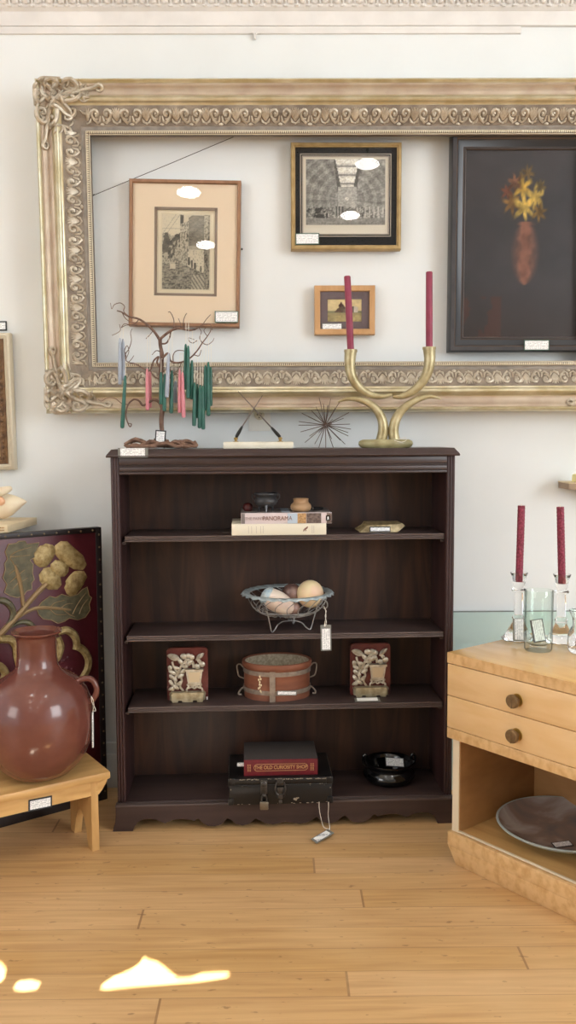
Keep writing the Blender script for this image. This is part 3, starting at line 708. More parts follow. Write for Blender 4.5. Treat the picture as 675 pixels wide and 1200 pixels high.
for s in (-1, 1):
    a.span((cx_+s*(iw/2-.0085), .0085, cz_-ih/2), (cx_+s*iw/2, .0125, cz_+ih/2)); a.span((cx_-iw/2, .0085, cz_+s*(ih/2-.0085)), (cx_+iw/2, .0125, cz_+s*ih/2))
a.build('inner_mat', 'bevel', e)
a = MB(); a.box((cx_, .015, cz_), (iw, .002, ih)); a.build('print_margin', mat('etching_paper', (236, 224, 196), .85), e)
picture('print', iw*.80, ih*.87, 90, 124, etch, 'print', e, (cx_, .0128, cz_+.001))
a = MB(); a.box((0, .003, 0), (W-.022, .0015, H-.022)); a.build('glass', 'pane', e)
card(e, 29*px, 14*px, (W/2-.042, -.0045, -H/2+.033), (0, R(-1), 0), 'lab_green', label='green and white price card in the lower corner')
# --- gallery engraving, gold and black
def engrave(u, v):
    y = 1-v; n = fbm(u*14, v*14); h1 = vn(u*70, v*70)
    cxv = u-.52; g = 128
    rr = math.hypot(cxv*1.0, (y-.62)*.9)
    g = 104+46*vn(math.atan2(y-.62, cxv)*9, rr*2)+20*(math.sin(rr*58) > .35)*(abs(cxv) > .12)
    if y < .42 and abs(cxv) < .15-.17*y+.0:             # skylight
        g = 196+26*(math.sin(y*46) > -.2)-70*(math.sin(y*46) < -.85)
    elif y < .5 and abs(cxv) < .17-.10*y: g = 90
    if abs(cxv) < .12 and .42 < y < .74: g = 150+30*n
    if math.hypot(cxv, y-.6) < .025: g = 205
    if .72 < y < .9:
        k = vn(u*16, 5); 
        if y > .72+.12*k*(abs(cxv)*1.6+.2): g = 70+95*n+40*(h1 > .6)
        if .0 < u < .28 and n > .52: g = 58
        if .36 < u < .5 and .70 < y < .86: g = 78+70*(abs((u*26) % 1-.5) < .2)
        if u > .74 and abs((u*18) % 1-.5) < .18: g = 176
    if y >= .9: g = 118+24*n
    g = (g+14)*(.84+.32*h1)
    return (g*1.02, g, g*.95)
e, W, H = pic_empty('framed_engraving', (340.5, 167), (470, 292.5), .012, 'engraving of a vaulted gallery hall under glass, black border and thin gold frame', 'picture', rot=(.0, R(.1), .002))
PFR = [(0, -.03), (0, 0), (.003, .005), (.009, .006), (.012, .001), (.0145, .001), (.015, -.006), (.015, -.028)]
a = MB(); frame_rect(a, W, H, PFR); a.build('frame', 'goldstick', e)
px = W/129.5
ow, oh = 107*px, 95*px; zc = 0.005; xc = -.001
a = MB()
for s in (-1, 1):
    a.span((xc+s*ow/2, .006, -H/2+.012), (s*(W/2-.012), .012, H/2-.012)); a.span((xc-ow/2, .006, zc+s*oh/2), (xc+ow/2, .012, s*(H/2-.012)))
a.build('black_border', 'blackglass', e)
a = MB()
def rr_(mb, w0, h0, w1, h1, y, m_=0):
    for s in (-1, 1):
        mb.span((xc+s*w1/2, y, zc-h0/2), (xc+s*w0/2, y+.004, zc+h0/2), 0, m_); mb.span((xc-w1/2, y, zc+s*h1/2), (xc+w1/2, y+.004, zc+s*h0/2), 0, m_)
rr_(a, ow, oh, ow-.006, oh-.006, .0062, 0); rr_(a, ow-.006, oh-.006, ow-.013, oh-.013, .0068, 1); rr_(a, ow-.013, oh-.013, ow-.020, oh-.020, .0066, 0)
a.build('banded_slip', ['silverline', 'black'], e)
a = MB(); a.box((xc, .012, zc), (ow-.018, .002, oh-.018)); a.build('print_margin', mat('engraving_paper', (230, 222, 204), .85), e)
picture('print', 93*px, 75*px, 110, 90, engrave, 'print', e, (xc, .0098, zc+.011))
a = MB(); a.box((0, .003, 0), (W-.026, .0015, H-.026)); a.build('glass', 'pane', e)
card(e, 28*px, 13*px, (-W/2+.054, -.002, -H/2+.035), (0, R(-.5), 0), 'lab_green', label='green and white price card stuck on the black border')
# --- little barn picture, oak frame
def barn(u, v):
    y = 1-v; n = fbm(u*8, v*8); sky = (232, 212, 160)
    c = sky if y < .55 else (176, 160, 116)
    if y > .7: c = (150+60*n, 136+55*n, 96+40*n)
    if .5 < y < .62: c = (150, 148, 112)
    if .2 < u < .52 and y < .60 and y > .14+1.5*abs(u-.42)*(.8 if u > .42 else 1.0)+.08: c = (92+50*n, 78+40*n, 66+34*n)
    if abs(u-.40) < .08 and .12 < y < .34 and y > .12+abs(u-.40)*1.8: c = (96, 72, 66)
    if .66 < u < .9 and .3+.5*abs(u-.78) < y < .6: c = (120, 104, 96) if u < .78 else (222, 212, 196)
    if .45 < u < .66 and .4 < y < .6: c = (128, 108, 92)
    return tuple(q*(.92+.16*n) for q in c)
e, W, H = pic_empty('framed_watercolour', (368.5, 334.5), (439.5, 392), .014, 'small barn picture with mauve mat in a plain honey oak frame', 'picture', rot=(.0, 0, 0))
PFR = [(0, -.03), (0, .0), (.0015, .0025), (.0175, .0025), (.019, 0), (.019, -.028)]
a = MB(); frame_rect(a, W, H, PFR); a.build('frame', 'oak', e)
px = W/71.; iw, ih = 40*px, 26*px; a = MB()
for s in (-1, 1):
    a.span((s*iw/2, .008, -H/2+.017), (s*(W/2-.017), .012, H/2-.017)); a.span((-iw/2, .008, s*ih/2), (iw/2, .012, s*(H/2-.017)))
a.build('mat_board', 'mauve', e)
picture('print', iw, ih, 60, 40, barn, 'print', e, (0, .0125, 0))
a = MB(); a.box((0, .004, 0), (W-.036, .0015, H-.036)); a.build('glass', 'pane', e)
card(e, 24*px, 9.5*px, (-W/2+.058, .0015, -H/2+.025), (0, 0, 0), 'lab_grey', label='small written price card along the lower edge')
# --- dark painting: a plain flower piece stands in for the artwork
def paint_fn(u, v):
    y = 1-v; n = fbm(u*7, v*7); f = fbm(u*26, v*26); c = [58+16*n, 56+14*n, 58+14*n]
    def mixc(k, q):
        k = max(0, min(1, k))
        for i in range(3): c[i] += (q[i]-c[i])*k
    # vase
    dy = (y-.545); w = .115*math.sqrt(max(0, 1-(dy/.17)**2))+(.03 if .37 < y < .40 else 0)
    if abs(dy) < .17: mixc((1-abs(u-.47)/max(w, .001))*1.6*(.6+.6*f), (112+50*f, 76+34*f, 62+28*f))
    # blossoms
    for bx, by, r, q in ((.44, .20, .085, (206, 166, 74)), (.54, .25, .085, (214, 180, 92)), (.36, .28, .075, (150, 110, 60)), (.46, .30, .09, (226, 190, 96)), (.57, .33, .06, (150, 116, 60)), (.38, .17, .06, (128, 88, 66)), (.32, .22, .05, (120, 70, 52)), (.48, .12, .05, (130, 104, 64)), (.58, .19, .045, (110, 92, 54))):
        d = math.hypot(u-bx, (y-by)*1.15)/r*(.75+.5*f)
        pet = .75+.25*math.cos(math.atan2(y-by, u-bx)*6+9*n)
        mixc((1.15*pet-d)*2.6, tuple(v_*(.45+.85*f) for v_ in q))
    if y > .70: mixc((y-.70)*5*.5, (56, 46, 42))
    if y > .78 and n > .5 and u < .3: mixc(.5, (92, 52, 40))
    return tuple(c)
e, W, H = pic_empty('framed_painting', (529, 157), (712, 411.5), .0, 'large dark oil painting of gold and rust tones in a wide black frame', 'picture', rot=(.012, R(.1), 0))
PFR = [(0, -.045), (0, .008), (.003, .012), (.016, .010), (.019, .006), (.024, .002), (.040, -.006), (.042, -.004), (.047, -.004), (.049, -.008), (.049, -.035)]
a = MB(); frame_rect(a, W, H, PFR, [1, 1, 0, 2, 1, 1, 2, 0, 2, 1]); a.build('frame', ['ebony', 'ebony2', 'ebedge'], e)
picture('canvas', W-.094, H-.094, 110, 160, paint_fn, 'paint', e, (0, .014, 0))
a = MB(); a.box((0, .0105, 0), (W-.096, .0015, H-.096)); a.build('glass', 'pane', e)
p = inv(e) @ PY(628, 398, -.0)
card(e, 29*W/183, 12*W/183, (p.x, -.014, -H/2+.020), (0, 0, 0), 'lab_green', label='green and white price card on the lower rail')
p0 = inv(e) @ PY(556, 150, WALL-.02); a = MB(); a.tube([p0+Vector((-.03, 0, .03)), p0+Vector((.05, .0, -.035))], .0012, 6); a.build('hanging_wire', 'wire', e)
# --- frame at the photo's left edge
e, W, H = pic_empty('framed_picture', (-120, 391), (17, 551), .02, 'framed picture with cream beaded edge and dark carved inner moulding, left of the huge frame', 'picture', rot=(.01, 0, 0))
e.rotation_euler[1] = R(-.4)
PFR = [(0, -.03), (0, .002), (.004, .007), (.016, .009), (.020, .006), (.022, .010), (.034, .014), (.042, .008), (.046, .004), (.056, -.002), (.060, .0), (.064, -.004), (.064, -.028)]
a = MB(); frame_rect(a, W, H, PFR, [0, 0, 0, 0, 1, 1, 1, 1, 2, 2, 2, 2]); 
a.build('frame', ['pearl', 'dkcarve', 'goldstick'], e)
for nm, ins, st_, mm, sz in (('beaded_edge', .010, .0062, 'pearl', .0026), ('carved_edge', .033, .017, 'dkcarve', .006)):
    a = MB(); hh = .010 if ins < .02 else .014
    for s in (-1, 1):
        n = int((H-2*ins)/st_)
        for i in range(n): 
            z = -H/2+ins+(i+.5)*(H-2*ins)/n
            a.ball((s*(W/2-ins), -hh, z), (sz, sz*.8, sz*1.2), 6, 0, (0, .6 if sz > .004 else 0, 0))
        n = int((W-2*ins)/st_)
        for i in range(n): a.ball((-W/2+ins+(i+.5)*(W-2*ins)/n, -hh, s*(H/2-ins)), (sz*1.2, sz*.8, sz), 6, 0, (0, .6 if sz > .004 else 0, 0))
    a.build(nm, mm, e)
a = MB(); a.box((0, .01, 0), (W-.12, .004, H-.12)); a.build('mat_board', mat('cream_mat', (224, 204, 160), .8), e)
picture('print', W-.24, H-.24, 40, 50, barn, 'print', e, (0, .006, 0))
p = PY(3, 382, WALL-.003)
e = empty('wall_label', (p.x, p.y, p.z), 0, 'small black-edged white card on the wall above the cream beaded frame', 'label card')
a = MB(); a.box((-.008, 0, 0), (.045, .003, .032), None, .0006); a.build('card_back', 'lab_dark', e)
a = MB(); a.box((-.008, -.0018, 0), (.036, .0008, .023)); a.build('paper', 'paper', e)

# wall outlet behind the crossed pens
p = PY(304, 494, WALL-.003); e = empty('wall_outlet', p, 0, 'white wall outlet with round socket behind the crossed pens', 'outlet')
a = MB(); a.span((-.037, -.002, -.032), (.037, .003, .06), .002); a.build('cover_plate', 'ivory', e)
a = MB(); a.lathe([(.017, -.002), (.017, -.005), (.0155, -.006), (0, -.006)], 24, (0.0, 0, .022), axis='y'); a.build('socket', mat('socket_cream', (206, 196, 170), .5), e)
a = MB(); a.box((-.006, -.0063, .024), (.0025, .001, .008)); a.box((.006, -.0063, .024), (.0025, .001, .008)); a.lathe([(.003, 0), (0, -.001)], 10, (0, -.0058, .013), axis='y'); a.build('slots', 'black', e)

# ================================================================== ON TOP OF THE BOOKCASE
ZTOP = ZT+.024
# ---- twig tree
TY = -.13
tb = Vector((PY(190, 520, TY).x, TY, ZTOP))
tree = empty('twig_tree', tb, 0, 'bare twisted twig tree on a coil of roots, hung with taper candles', 'twig tree')
def tp(L, dy=None, Y=TY):
    out = []
    for i, q in enumerate(L):
        yy = Y+(dy if isinstance(dy, (int, float)) else (dy[i] if dy else 0)); out.append(PY(q[0], q[1], yy)-tb)
    return out
a = MB()
a_pts = [(190, 524), (190, 508), (189, 492), (191, 474), (190, 458), (188, 444), (189, 430), (190, 416), (188, 406), (187, 397)]
stube(a, tp(a_pts), [.0085, .0075, .0075, .008, .007, .0068, .0066, .006, .0058, .0052], 9)
stube(a, [p+Vector((.003*math.sin(i*1.8), .004*math.cos(i*1.8), 0)) for i, p in enumerate(tp(a_pts[1:]))], [.005]*9, 7)
a.build('trunk', 'twig', tree)
BR = [  # pixel path, depth shift, radius start, end
 ([(187, 398), (181, 389), (173, 381), (163, 374), (151, 371), (143, 366), (137, 364)], 0, .0048, .0016),
 ([(151, 371), (145, 365), (146, 359), (141, 355), (134, 357), (131, 362), (129.5, 355)], .0, .0016, .0009),
 ([(143, 366), (147, 373), (154, 378), (161, 380)], -.01, .0016, .0008),
 ([(163, 374), (157, 380), (148, 381), (142, 384)], .02, .0016, .0009),
 ([(187, 398), (194, 392), (203, 386), (212, 385), (221, 387), (229, 386)], -.01, .0046, .0028),
 ([(188, 403), (195, 402), (199, 395), (201, 388), (210, 385)], .015, .003, .002),
 ([(203, 386), (204, 377), (202, 370), (199, 365.5), (197, 366)], .0, .0016, .001),
 ([(216, 386), (215, 377), (217, 370), (219, 367)], .01, .0016, .0009),
 ([(212, 384), (211, 378), (209, 373)], -.02, .0012, .0008),
 ([(237, 381), (242, 374), (247, 368.5)], .02, .0014, .0008),
 ([(229, 386), (237, 381), (246, 380), (249, 387)], .02, .002, .0008),
 ([(190, 420), (197, 414), (200, 423), (210, 425), (222, 420), (231, 411), (237, 402), (243, 394), (247, 387), (246, 382)], -.02, .0038, .001),
 ([(203, 424), (203, 416), (207, 411), (215, 411), (218, 414)], .01, .0018, .001),
 ([(222, 420), (227, 416), (233, 417), (236, 410)], -.03, .0018, .001),
 ([(237, 402), (243, 404), (249, 400), (251, 396)], -.01, .0015, .0008),
 ([(237, 402), (234, 396), (236, 389), (233, 384)], .01, .0015, .0008),
 ([(243, 394), (239, 388), (241, 384)], .01, .0013, .0007),
 ([(231, 399), (226, 402), (222, 400), (221, 396), (228, 398)], -.01, .0014, .0008),
 ([(189, 432), (184, 425), (186, 418), (180, 423), (176, 434), (170, 433), (160, 427), (152, 425), (148, 423)], .0, .0034, .0014),
 ([(148, 423), (147, 415), (151, 409), (154, 399), (153, 390), (155, 385)], .01, .0018, .0009),
 ([(148, 418), (146, 411), (149, 405), (151, 412), (148, 420)], -.01, .0014, .001),
 ([(150, 425), (154, 421), (157, 416.5)], .01, .0013, .0008),
 ([(131, 393), (136, 391), (141, 387), (140, 380)], .0, .0013, .0009),
 ([(142, 384), (146, 379.5), (154, 381), (161, 381)], .0, .0012, .0012),
 ([(176, 434), (180, 441), (186, 444), (189, 449)], -.015, .0016, .0026),
 ([(190, 436), (197, 432), (203, 437), (209, 433), (213, 424)], -.02, .003, .0012),
 ([(190, 440), (199, 443), (206, 438), (213, 441), (221, 436)], .01, .0026, .001),
 ([(190, 480), (186, 471), (179, 469), (171, 474), (167, 475), (163, 470), (157, 468), (151, 473), (148, 481), (148, 490), (152, 500), (154, 497), (150, 496)], .0, .0046, .0014),
 ([(150, 474), (143, 473), (135, 467), (126, 466), (119, 470), (115, 468)], .01, .0017, .0009),
 ([(171, 397), (176, 392), (179, 388)], .01, .0012, .0012),
 ([(188, 412), (183, 411), (178, 416)], -.02, .0018, .0009)]
for L, dy, r0, r1 in BR:
    a = MB(); stube(a, tp(L, dy), [r0, (r0+r1)/2, r1], 7, 5); a.build('branch', 'twig', tree)
RT_ = [([(191, 519), (182, 523), (171, 520), (160, 515), (151, 518), (146, 524)], -.03), ([(191, 519), (197, 524), (207, 521), (216, 518), (222, 522), (230, 526)], -.01),
 ([(150, 522), (158, 520), (166, 524), (176, 516), (186, 518), (194, 523)], -.06), ([(146, 521), (154, 517), (164, 516), (172, 520), (180, 524)], .02),
 ([(198, 520), (206, 516), (214, 522), (222, 526), (231, 525)], -.06), ([(188, 522), (198, 526), (212, 526), (224, 524)], .03), ([(170, 526), (182, 520), (196, 518), (206, 523), (214, 526)], -.08),
 ([(148, 526), (160, 523), (170, 526), (184, 525)], -.09)]
r5 = random.Random(21)
for i in range(14):
    x = r5.uniform(150, 222); L = [(x, r5.uniform(517, 525))]
    for k in range(4): L.append((L[-1][0]+r5.uniform(-3, 13), r5.uniform(514.5, 525)))
    if L[-1][0] < 232: RT_.append((L, r5.uniform(-.06, .05)))
for L, dy in RT_:
    p = tp(L, dy)
    for q in p: q.z = max(.008, q.z - (0 if dy > -.05 else .004))
    a = MB(); stube(a, p, [.0052, .0068, .006, .0045], 8, 6); a.build('root', 'root', tree)
card(tree, .034, .042, tp([(188, 512)], -.03)[0], (R(-6), R(4), 0), 'lab_dark', 'paper', 'dark-edged written card tied to the trunk', b=.004)
# ---- hanging candles
CND = [
 ('wax_grey', 140.5, 396, 140.8, 451, 384, .0, 'blue-grey taper candle hanging leftmost on the twig tree, at the outer branch tip'),
 ('wax_grey', 144, 397, 144.6, 446, 384, .012, 'shorter blue-grey taper hanging just inside the leftmost blue-grey one'),
 ('wax_green', 146.8, 440, 143.2, 502, 424, -.015, 'dark green taper hanging alone below the blue-grey pair, tip leaning left'),
 ('wax_pink', 172.4, 432, 173.0, 481, 392, .0, 'rose-pink taper hanging alone halfway between trunk and blue-grey pair, front one of its pair'),
 ('wax_pink', 175.6, 433, 175.4, 478, 392, .012, 'rose-pink taper almost hidden beside the lone pink one left of the trunk'),
 ('wax_green', 188.6, 436, 188.8, 474, 420, -.03, 'dark green taper hanging in front of the tree trunk, short and straight'),
 ('wax_green', 193.2, 438, 192.4, 482, 420, -.03, 'dark green taper hanging just right of the trunk, lower than its neighbour'),
 ('wax_grey', 197.6, 414, 195.4, 466, 392, -.035, 'blue-grey taper hanging over the trunk under the long white wick'),
 ('wax_green', 201.5, 434, 200.6, 484.5, 388, -.02, 'dark green taper hanging between the middle blue-grey one and the pink pair'),
 ('wax_grey', 205.8, 446, 205.2, 472, 424, .02, 'short blue-grey taper half hidden behind the green one beside the pink pair'),
 ('wax_pink', 210.6, 433, 210.6, 484, 414, -.02, 'rose-pink taper hanging right of the trunk, higher one of the pink pair'),
 ('wax_pink', 213.8, 436, 215.2, 489.5, 414, -.026, 'rose-pink taper hanging right of the trunk, lowest tip of the pink ones'),
 ('wax_green', 217.6, 403, 217.4, 457, 376, -.02, 'dark green taper hanging highest of all under the tall white wick'),
 ('wax_green', 220.6, 405, 220.4, 467, 376, -.028, 'dark green taper touching the highest one, slightly lower tip'),
 ('wax_green', 225.0, 422, 224.4, 468, 388, -.02, 'dark green taper hanging right of the highest pair, top under the thick branch'),
 ('wax_green', 228.2, 448, 227.4, 499.5, 398, -.03, 'dark green taper hanging low, first of the row of four low green ones'),
 ('wax_green', 231.2, 450, 231.0, 490, 398, -.012, 'dark green taper in the low row, short one set behind the others'),
 ('wax_green', 234.6, 451, 233.8, 502, 392, -.03, 'dark green taper in the low row, third from the trunk side'),
 ('wax_green', 237.4, 452, 238.2, 503.5, 392, -.03, 'dark green taper reaching lowest at the outer end of the low row'),
 ('wax_green', 240.8, 428, 240.2, 481, 402, -.02, 'dark green taper hanging beside the low row, higher top and mid-height tip'),
 ('wax_green', 244.2, 424, 244.2, 487.5, 396, -.024, 'long dark green taper hanging last but one at the right outer twigs'),
 ('wax_green', 247.0, 430, 246.6, 476, 404, -.012, 'dark green taper hanging rightmost of all at the outer twigs')]
for m_, x0, y0, x1, y1, yw, dy, lab in CND:
    T = PY(x0, y0, TY+dy); Bm = PY(x1, y1, TY+dy)
    e = empty('taper_candle', T, 0, lab, 'candle', 'taper candles on the twig tree'); d = Bm-T
    a = MB(); L = d.length
    a.tube([d*0, d*.02, d*.12, d*.5, d*.93, d*.985, d], [.0016, .0031, .0048, .0060, .0066, .0060, .0026], 10); a.build('wax', m_, e)
    W0 = PY(x0+.3, yw, TY+dy*.4)-T
    a = MB(); a.tube([d*.01, W0*.5+Vector((.0006, 0, 0)), W0, W0+Vector((.004, .004, -.002))], .0008, 5); a.build('wick', 'wick', e)

# ---- price card hanging over the top's front edge
p = PZ(157, 531, ZT+.012); p = PY(157, 530.3, BY-.012)
e = empty('price_card', p+Vector((0, -.018, 0)), BRZ, 'white card in grey holder leaning on the front edge below the roots', 'price card')
a = MB(); a.box((0, 0, 0), (.090, .002, .029)); a.build('card_back', 'lab_grey', e)
a = MB(); a.box((-.001, -.0014, .002), (.073, .0008, .023)); a.build('paper', 'paper', e)

# ---- desk pen stand
Y_ = BY+.07
A0, A1 = PY(262, 527, Y_), PY(343, 527, Y_)
pen_c = (A0+A1)/2; PW = (A1-A0).length
base = empty('pen_stand', (pen_c.x, pen_c.y, ZTOP), BRZ, 'rough cream marble desk pen base with two brass sockets on the bookcase top', 'pen stand')
a = MB(); a.box((0, 0, .0105), (PW, .075, .021), None, .003)
for i, v in enumerate(a.v): a.v[i] = (v[0]+.0015*math.sin(v[2]*300+i), v[1], v[2]+(.0012*math.sin(v[0]*120) if v[2] > .01 else 0))
a.build('marble_slab', 'marble', base)
S = []
for px in (276.5, 328.5):
    q = PY(px, 519, Y_); x = q.x-pen_c.x
    a = MB(); a.lathe([(.009, .020), (.009, .022), (.004, .024), (.004, .027), (.0065, .029), (.0065, .033), (.004, .035), (0, .035)], 16, (x, 0, 0)); a.build('socket', 'brass', base)
    S.append(Vector((x, 0, .034)))
PBM = Matrix.Translation((pen_c.x, pen_c.y, ZTOP)) @ Matrix.Rotation(BRZ, 4, 'Z')
for k, (s_, tip, mid, lab) in enumerate(((S[0], (307.5, 463.5), (284, 499.5), 'dark pen with steel shaft leaning rightward in the marble base, shorter tip'), (S[1], (279, 458.5), (318, 501), 'dark pen with steel shaft leaning leftward in the marble base, higher tip'))):
    P0 = PBM @ s_; e = empty('desk_pen', P0, 0, lab, 'pen', 'crossed desk pens')
    dy = .004*(1 if k else -1)
    T = PY(*tip, Y_+dy*3)-P0; Md = PY(*mid, Y_+dy)-P0
    a = MB(); a.tube([Md*0, Md*.06, Md*.4, Md*.8, Md], [.002, .005, .0055, .0042, .003], 10); a.build('grip', 'black', e)
    a = MB(); a.tube([Md, Md+(T-Md)*.5, T], [.0022, .0018, .0012], 8); a.build('shaft', 'steel', e)

# ---- rod burst
Y_ = BY+.10
c = PY(381.5, 498, Y_); low = PY(381, 528, Y_)
e = empty('rod_burst', (c.x, c.y, ZTOP), 0, 'spiky sea-urchin sculpture of dark metal rods beside the brass horn candleholder', 'sculpture')
hz = c.z-ZTOP; sc = (PY(382, 498, Y_)-PY(381, 498, Y_)).length
a = MB(); a.ball((0, 0, hz), .008, 12); a.build('hub', 'rust', e)
ENDS = [(374, 466), (388, 467), (397, 472), (366, 481), (354, 484), (350, 494), (352, 506), (357, 518.5), (368, 520), (374, 528), (391, 528), (404, 520.5), (407, 511), (412, 503), (411, 497), (408, 484), (378, 474), (394, 478), (361, 489), (362, 511), (400, 516), (404, 490), (383, 476), (387, 514), (371, 476), (350, 498), (409, 507), (381, 527)]
rr = random.Random(4)
for i, (x, y) in enumerate(ENDS):
    p = Vector(((x-381.5)*sc, 0, -(y-498)*sc)); L = .088
    dy = math.sqrt(max(0, L*L-p.length**2))*rr.choice((-1, 1))*.9
    p.y = dy; p.z = max(p.z, -hz+.001)
    n = p.normalized(); a = MB(); a.tube([Vector((0, 0, hz))+n*.004, Vector((0, 0, hz))+p], [.0013, .0011], 6); a.build('rod', 'rust', e)
for i in range(10):
    d = Vector((rr.uniform(-.5, .5), rr.choice((-1, 1)), rr.uniform(-.3, .5))).normalized()*.085; a = MB(); a.tube([Vector((0, 0, hz)), Vector((0, 0, hz))+d], [.0013, .0011], 6); a.build('rod', 'rust', e)

# ---- brass horn candleholder
HY = BY+.075
hb = PY(452, 527.5, HY); e = empty('horn_candleholder', (hb.x, HY, ZTOP), 0, 'brass candleholder of four curved horns on an oval green onyx base', 'candleholder')
def hp(L, dy=0): return [PY(x, y, HY+dy)-Vector((hb.x, HY, ZTOP)) for x, y in L]
sc = (PY(453, 520, HY)-PY(452, 520, HY)).length
a = MB(); a.lathe([(.074, 0), (.082, .005), (.086, .013), (.083, .021), (.074, .026), (0, .027)], 36, (0, 0, 0), sq=(1, .52)); a.build('onyx_base', 'onyx', e)
for nm, L, r in (('lower_horn', [(446, 519), (449, 506), (448, 493), (442, 481), (432, 472.5), (420, 468), (407, 467.5), (396, 471)], [6.6, 6.2, 5.6, 5, 4.4, 3.4, 2.4, .8]),
             ('lower_horn', [(463, 519), (461, 506), (463, 494), (469, 483), (479, 474), (491, 467.5), (504, 464.5), (516.5, 467.5)], [6.6, 6.2, 5.8, 5.2, 4.6, 3.6, 2.6, .8]),
             ('upper_horn', [(411, 410.5), (410, 424), (411.5, 438), (417.5, 450), (427, 459), (438, 463.5), (449, 464.5), (459.5, 462.5)], [7.2, 6.4, 5.8, 5.4, 4.8, 3.8, 2.8, 1.6]),
             ('upper_horn', [(503, 407.5), (503.5, 422), (501, 436), (494.5, 448), (485, 457.5), (474, 463.5), (467, 465), (460.5, 465)], [7.4, 6.6, 6, 5.4, 4.8, 3.8, 2.8, 1.6])):
    a = MB(); stube(a, hp(L, .002 if nm[0] == 'u' else -.002), [q*sc for q in r], 16, 6)
    if nm[0] == 'u':
        top = hp(L[:1], .002)[0]; a.tube([top+Vector((0, 0, -.006)), top+Vector((0, 0, .002))], [r[0]*sc*1.06]*2, 16)
    a.build(nm, 'horn', e)
a = MB(); stube(a, hp([(462, 516), (470, 518), (476, 516), (474, 513), (466, 515)], -.04), .0008, 5); a.build('string', 'string', e)
for (x0, y0), (x1, y1), lab in (((411, 411), (407, 323.5), 'wine-red taper tilting slightly, in the horn holder in front of the oak frame'), ((503, 408), (503, 318.5), 'upright wine-red taper in the horn holder beside the dark painting')):
    P0, P1 = PY(x0, y0, HY+.002), PY(x1, y1, HY+.002)
    c = empty('taper_candle', P0, 0, lab, 'candle', 'wine-red tapers in the horn holder'); d = P1-P0
    a = MB(); a.tube([d*0, d*.3, d*.7, d*.99, d], [.0105, .0108, .0104, .0102, .0085], 16); a.build('wax', 'wax_red', c)
    a = MB(); a.tube([d, d*1.012+Vector((.0005, 0, 0))], .0011, 6); a.build('wick', 'wick', c)

# ================================================================== FIRST SHELF
def on(local_y):                       # world depth of a plane inside the bookcase
    return BY+local_y
def at_shelf(px, ly, z):               # world point on a shelf under pixel column px, ly deep
    p = PY(px, 700, on(ly)); return Vector((p.x, on(ly)+(p.x-BX)*math.sin(BRZ), z))
def book(name, x0, x1, ly, z, th, dep, label, cover, spine, grp=None):
    a_, b_ = at_shelf(x0, ly, z), at_shelf(x1, ly, z); w = (b_-a_).length; c = (a_+b_)/2
    e = empty(name, c, BRZ, label, 'book', grp)
    a = MB(); a.span((-w/2, .004, 0), (w/2, dep, .0022), .0006); a.span((-w/2, .004, th-.0022), (w/2, dep, th), .0006); a.build('cover', cover, e)
    a = MB(); n = 8; P = [(-.0025*math.sin(PI*i/n), th*i/n) for i in range(n+1)] + [(.0045, th), (.0045, 0)]
    a.prism([(y, zz) for y, zz in P], -w/2, w/2, f=lambda x, y, zz: (y, x, zz)); a.build('spine', spine, e)
    a = MB(); a.span((-w/2+.003, .005, .0022), (w/2-.003, dep-.003, th-.0022)); a.build('pages', 'pages', e)
    return e, w
b1, w = book('hardback_book', 272.5, 382.5, .012, Z1, .0345, .19, 'thick cream cloth hardback lying under the white-jacketed book on the top shelf', 'bookcream', 'bookcream', 'books on the top shelf')
u = lambda px: (px-272.5)/110*w-w/2
a = MB()
for x, hh in ((292, .016), (295.5, .02), (301, .018), (306, .02), (309, .018)):
    for k in range(5): a.box((u(x), -.0026, .008+k*.0045), (.0012, .0006, .0028))
for x in (366, 368): a.box((u(x), -.0022, .017), (.0008, .0006, .024))
a.build('spine_lettering', 'inkgrey', b1)
a = MB(); cx = u(358)
for dx, dz, r in ((0, .018, .0035), (.004, .021, .003), (-.004, .015, .0025), (-.005, .012, .0015), (.002, .013, .0017), (.0065, .024, .0022)): a.lathe([(r, 0), (r*.8, -.0006), (0, -.0007)], 10, (cx+dx, -.0024, dz), axis='y')
a.build('spine_emblem', 'inkbrown', b1)
a = MB(); a.tube([(-w/2-.028, .02, .007), (-w/2+.002, .022, .007)], .0012, 6); a.build('bookmark', 'steel', b1)
b2, w = book('hardback_book', 283.5, 389, .016, Z1+.0345, .0335, .185, 'white-jacketed hardback with panorama title lying on the cream cloth book', 'bookcover', 'bookwhite', 'books on the top shelf')
u = lambda px: (px-283.5)/105.5*w-w/2
a = MB(); a.box((u(286), -.0028, .0167), (.010, .0006, .031)); a.build('spine_end_panel', 'bookcover', b2)
a = MB(); a.box((u(343), -.0028, .0167), (u(348.5)-u(337), .0006, .031)); a.build('spine_panel', 'inkblue', b2)
a = MB(); a.box((u(354), -.0028, .0167), (u(359)-u(349), .0006, .031)); a.build('spine_picture', 'tan', b2)
a = MB(); a.box((u(368), -.0028, .0167), (u(376)-u(359), .0006, .031)); a.box((u(386), -.0028, .0167), (u(389)-u(383), .0006, .031)); a.build('spine_picture', 'dkprint', b2)
a = MB(); a.box((u(384.5), -.0034, .0167), (.013, .0006, .016)); a.build('spine_emblem', 'black', b2)
a = MB(); a.box((u(384.5), -.0039, .018), (.0045, .0006, .0065)); a.box((u(384.5), -.0039, .013), (.006, .0006, .002)); a.build('emblem_mark', 'paper', b2)
text('spine_title', 'THE PAINTED', .0125, 'inkgrey', b2, (u(301.5), -.0036, .0165), sx=.92)
text('spine_title', 'PANORAMA', .0185, 'inkbrown', b2, (u(325.5), -.0036, .0165), sx=.9)
a = MB(); a.tube([(-w/2-.030, .03, .010), (-w/2+.002, .032, .010)], .0012, 6); a.build('bookmark', 'steel', b2)
a = MB(); a.span((u(331), .02, .0335), (u(341), .175, .0338)); a.build('jacket_stripe', 'inkblue', b2)
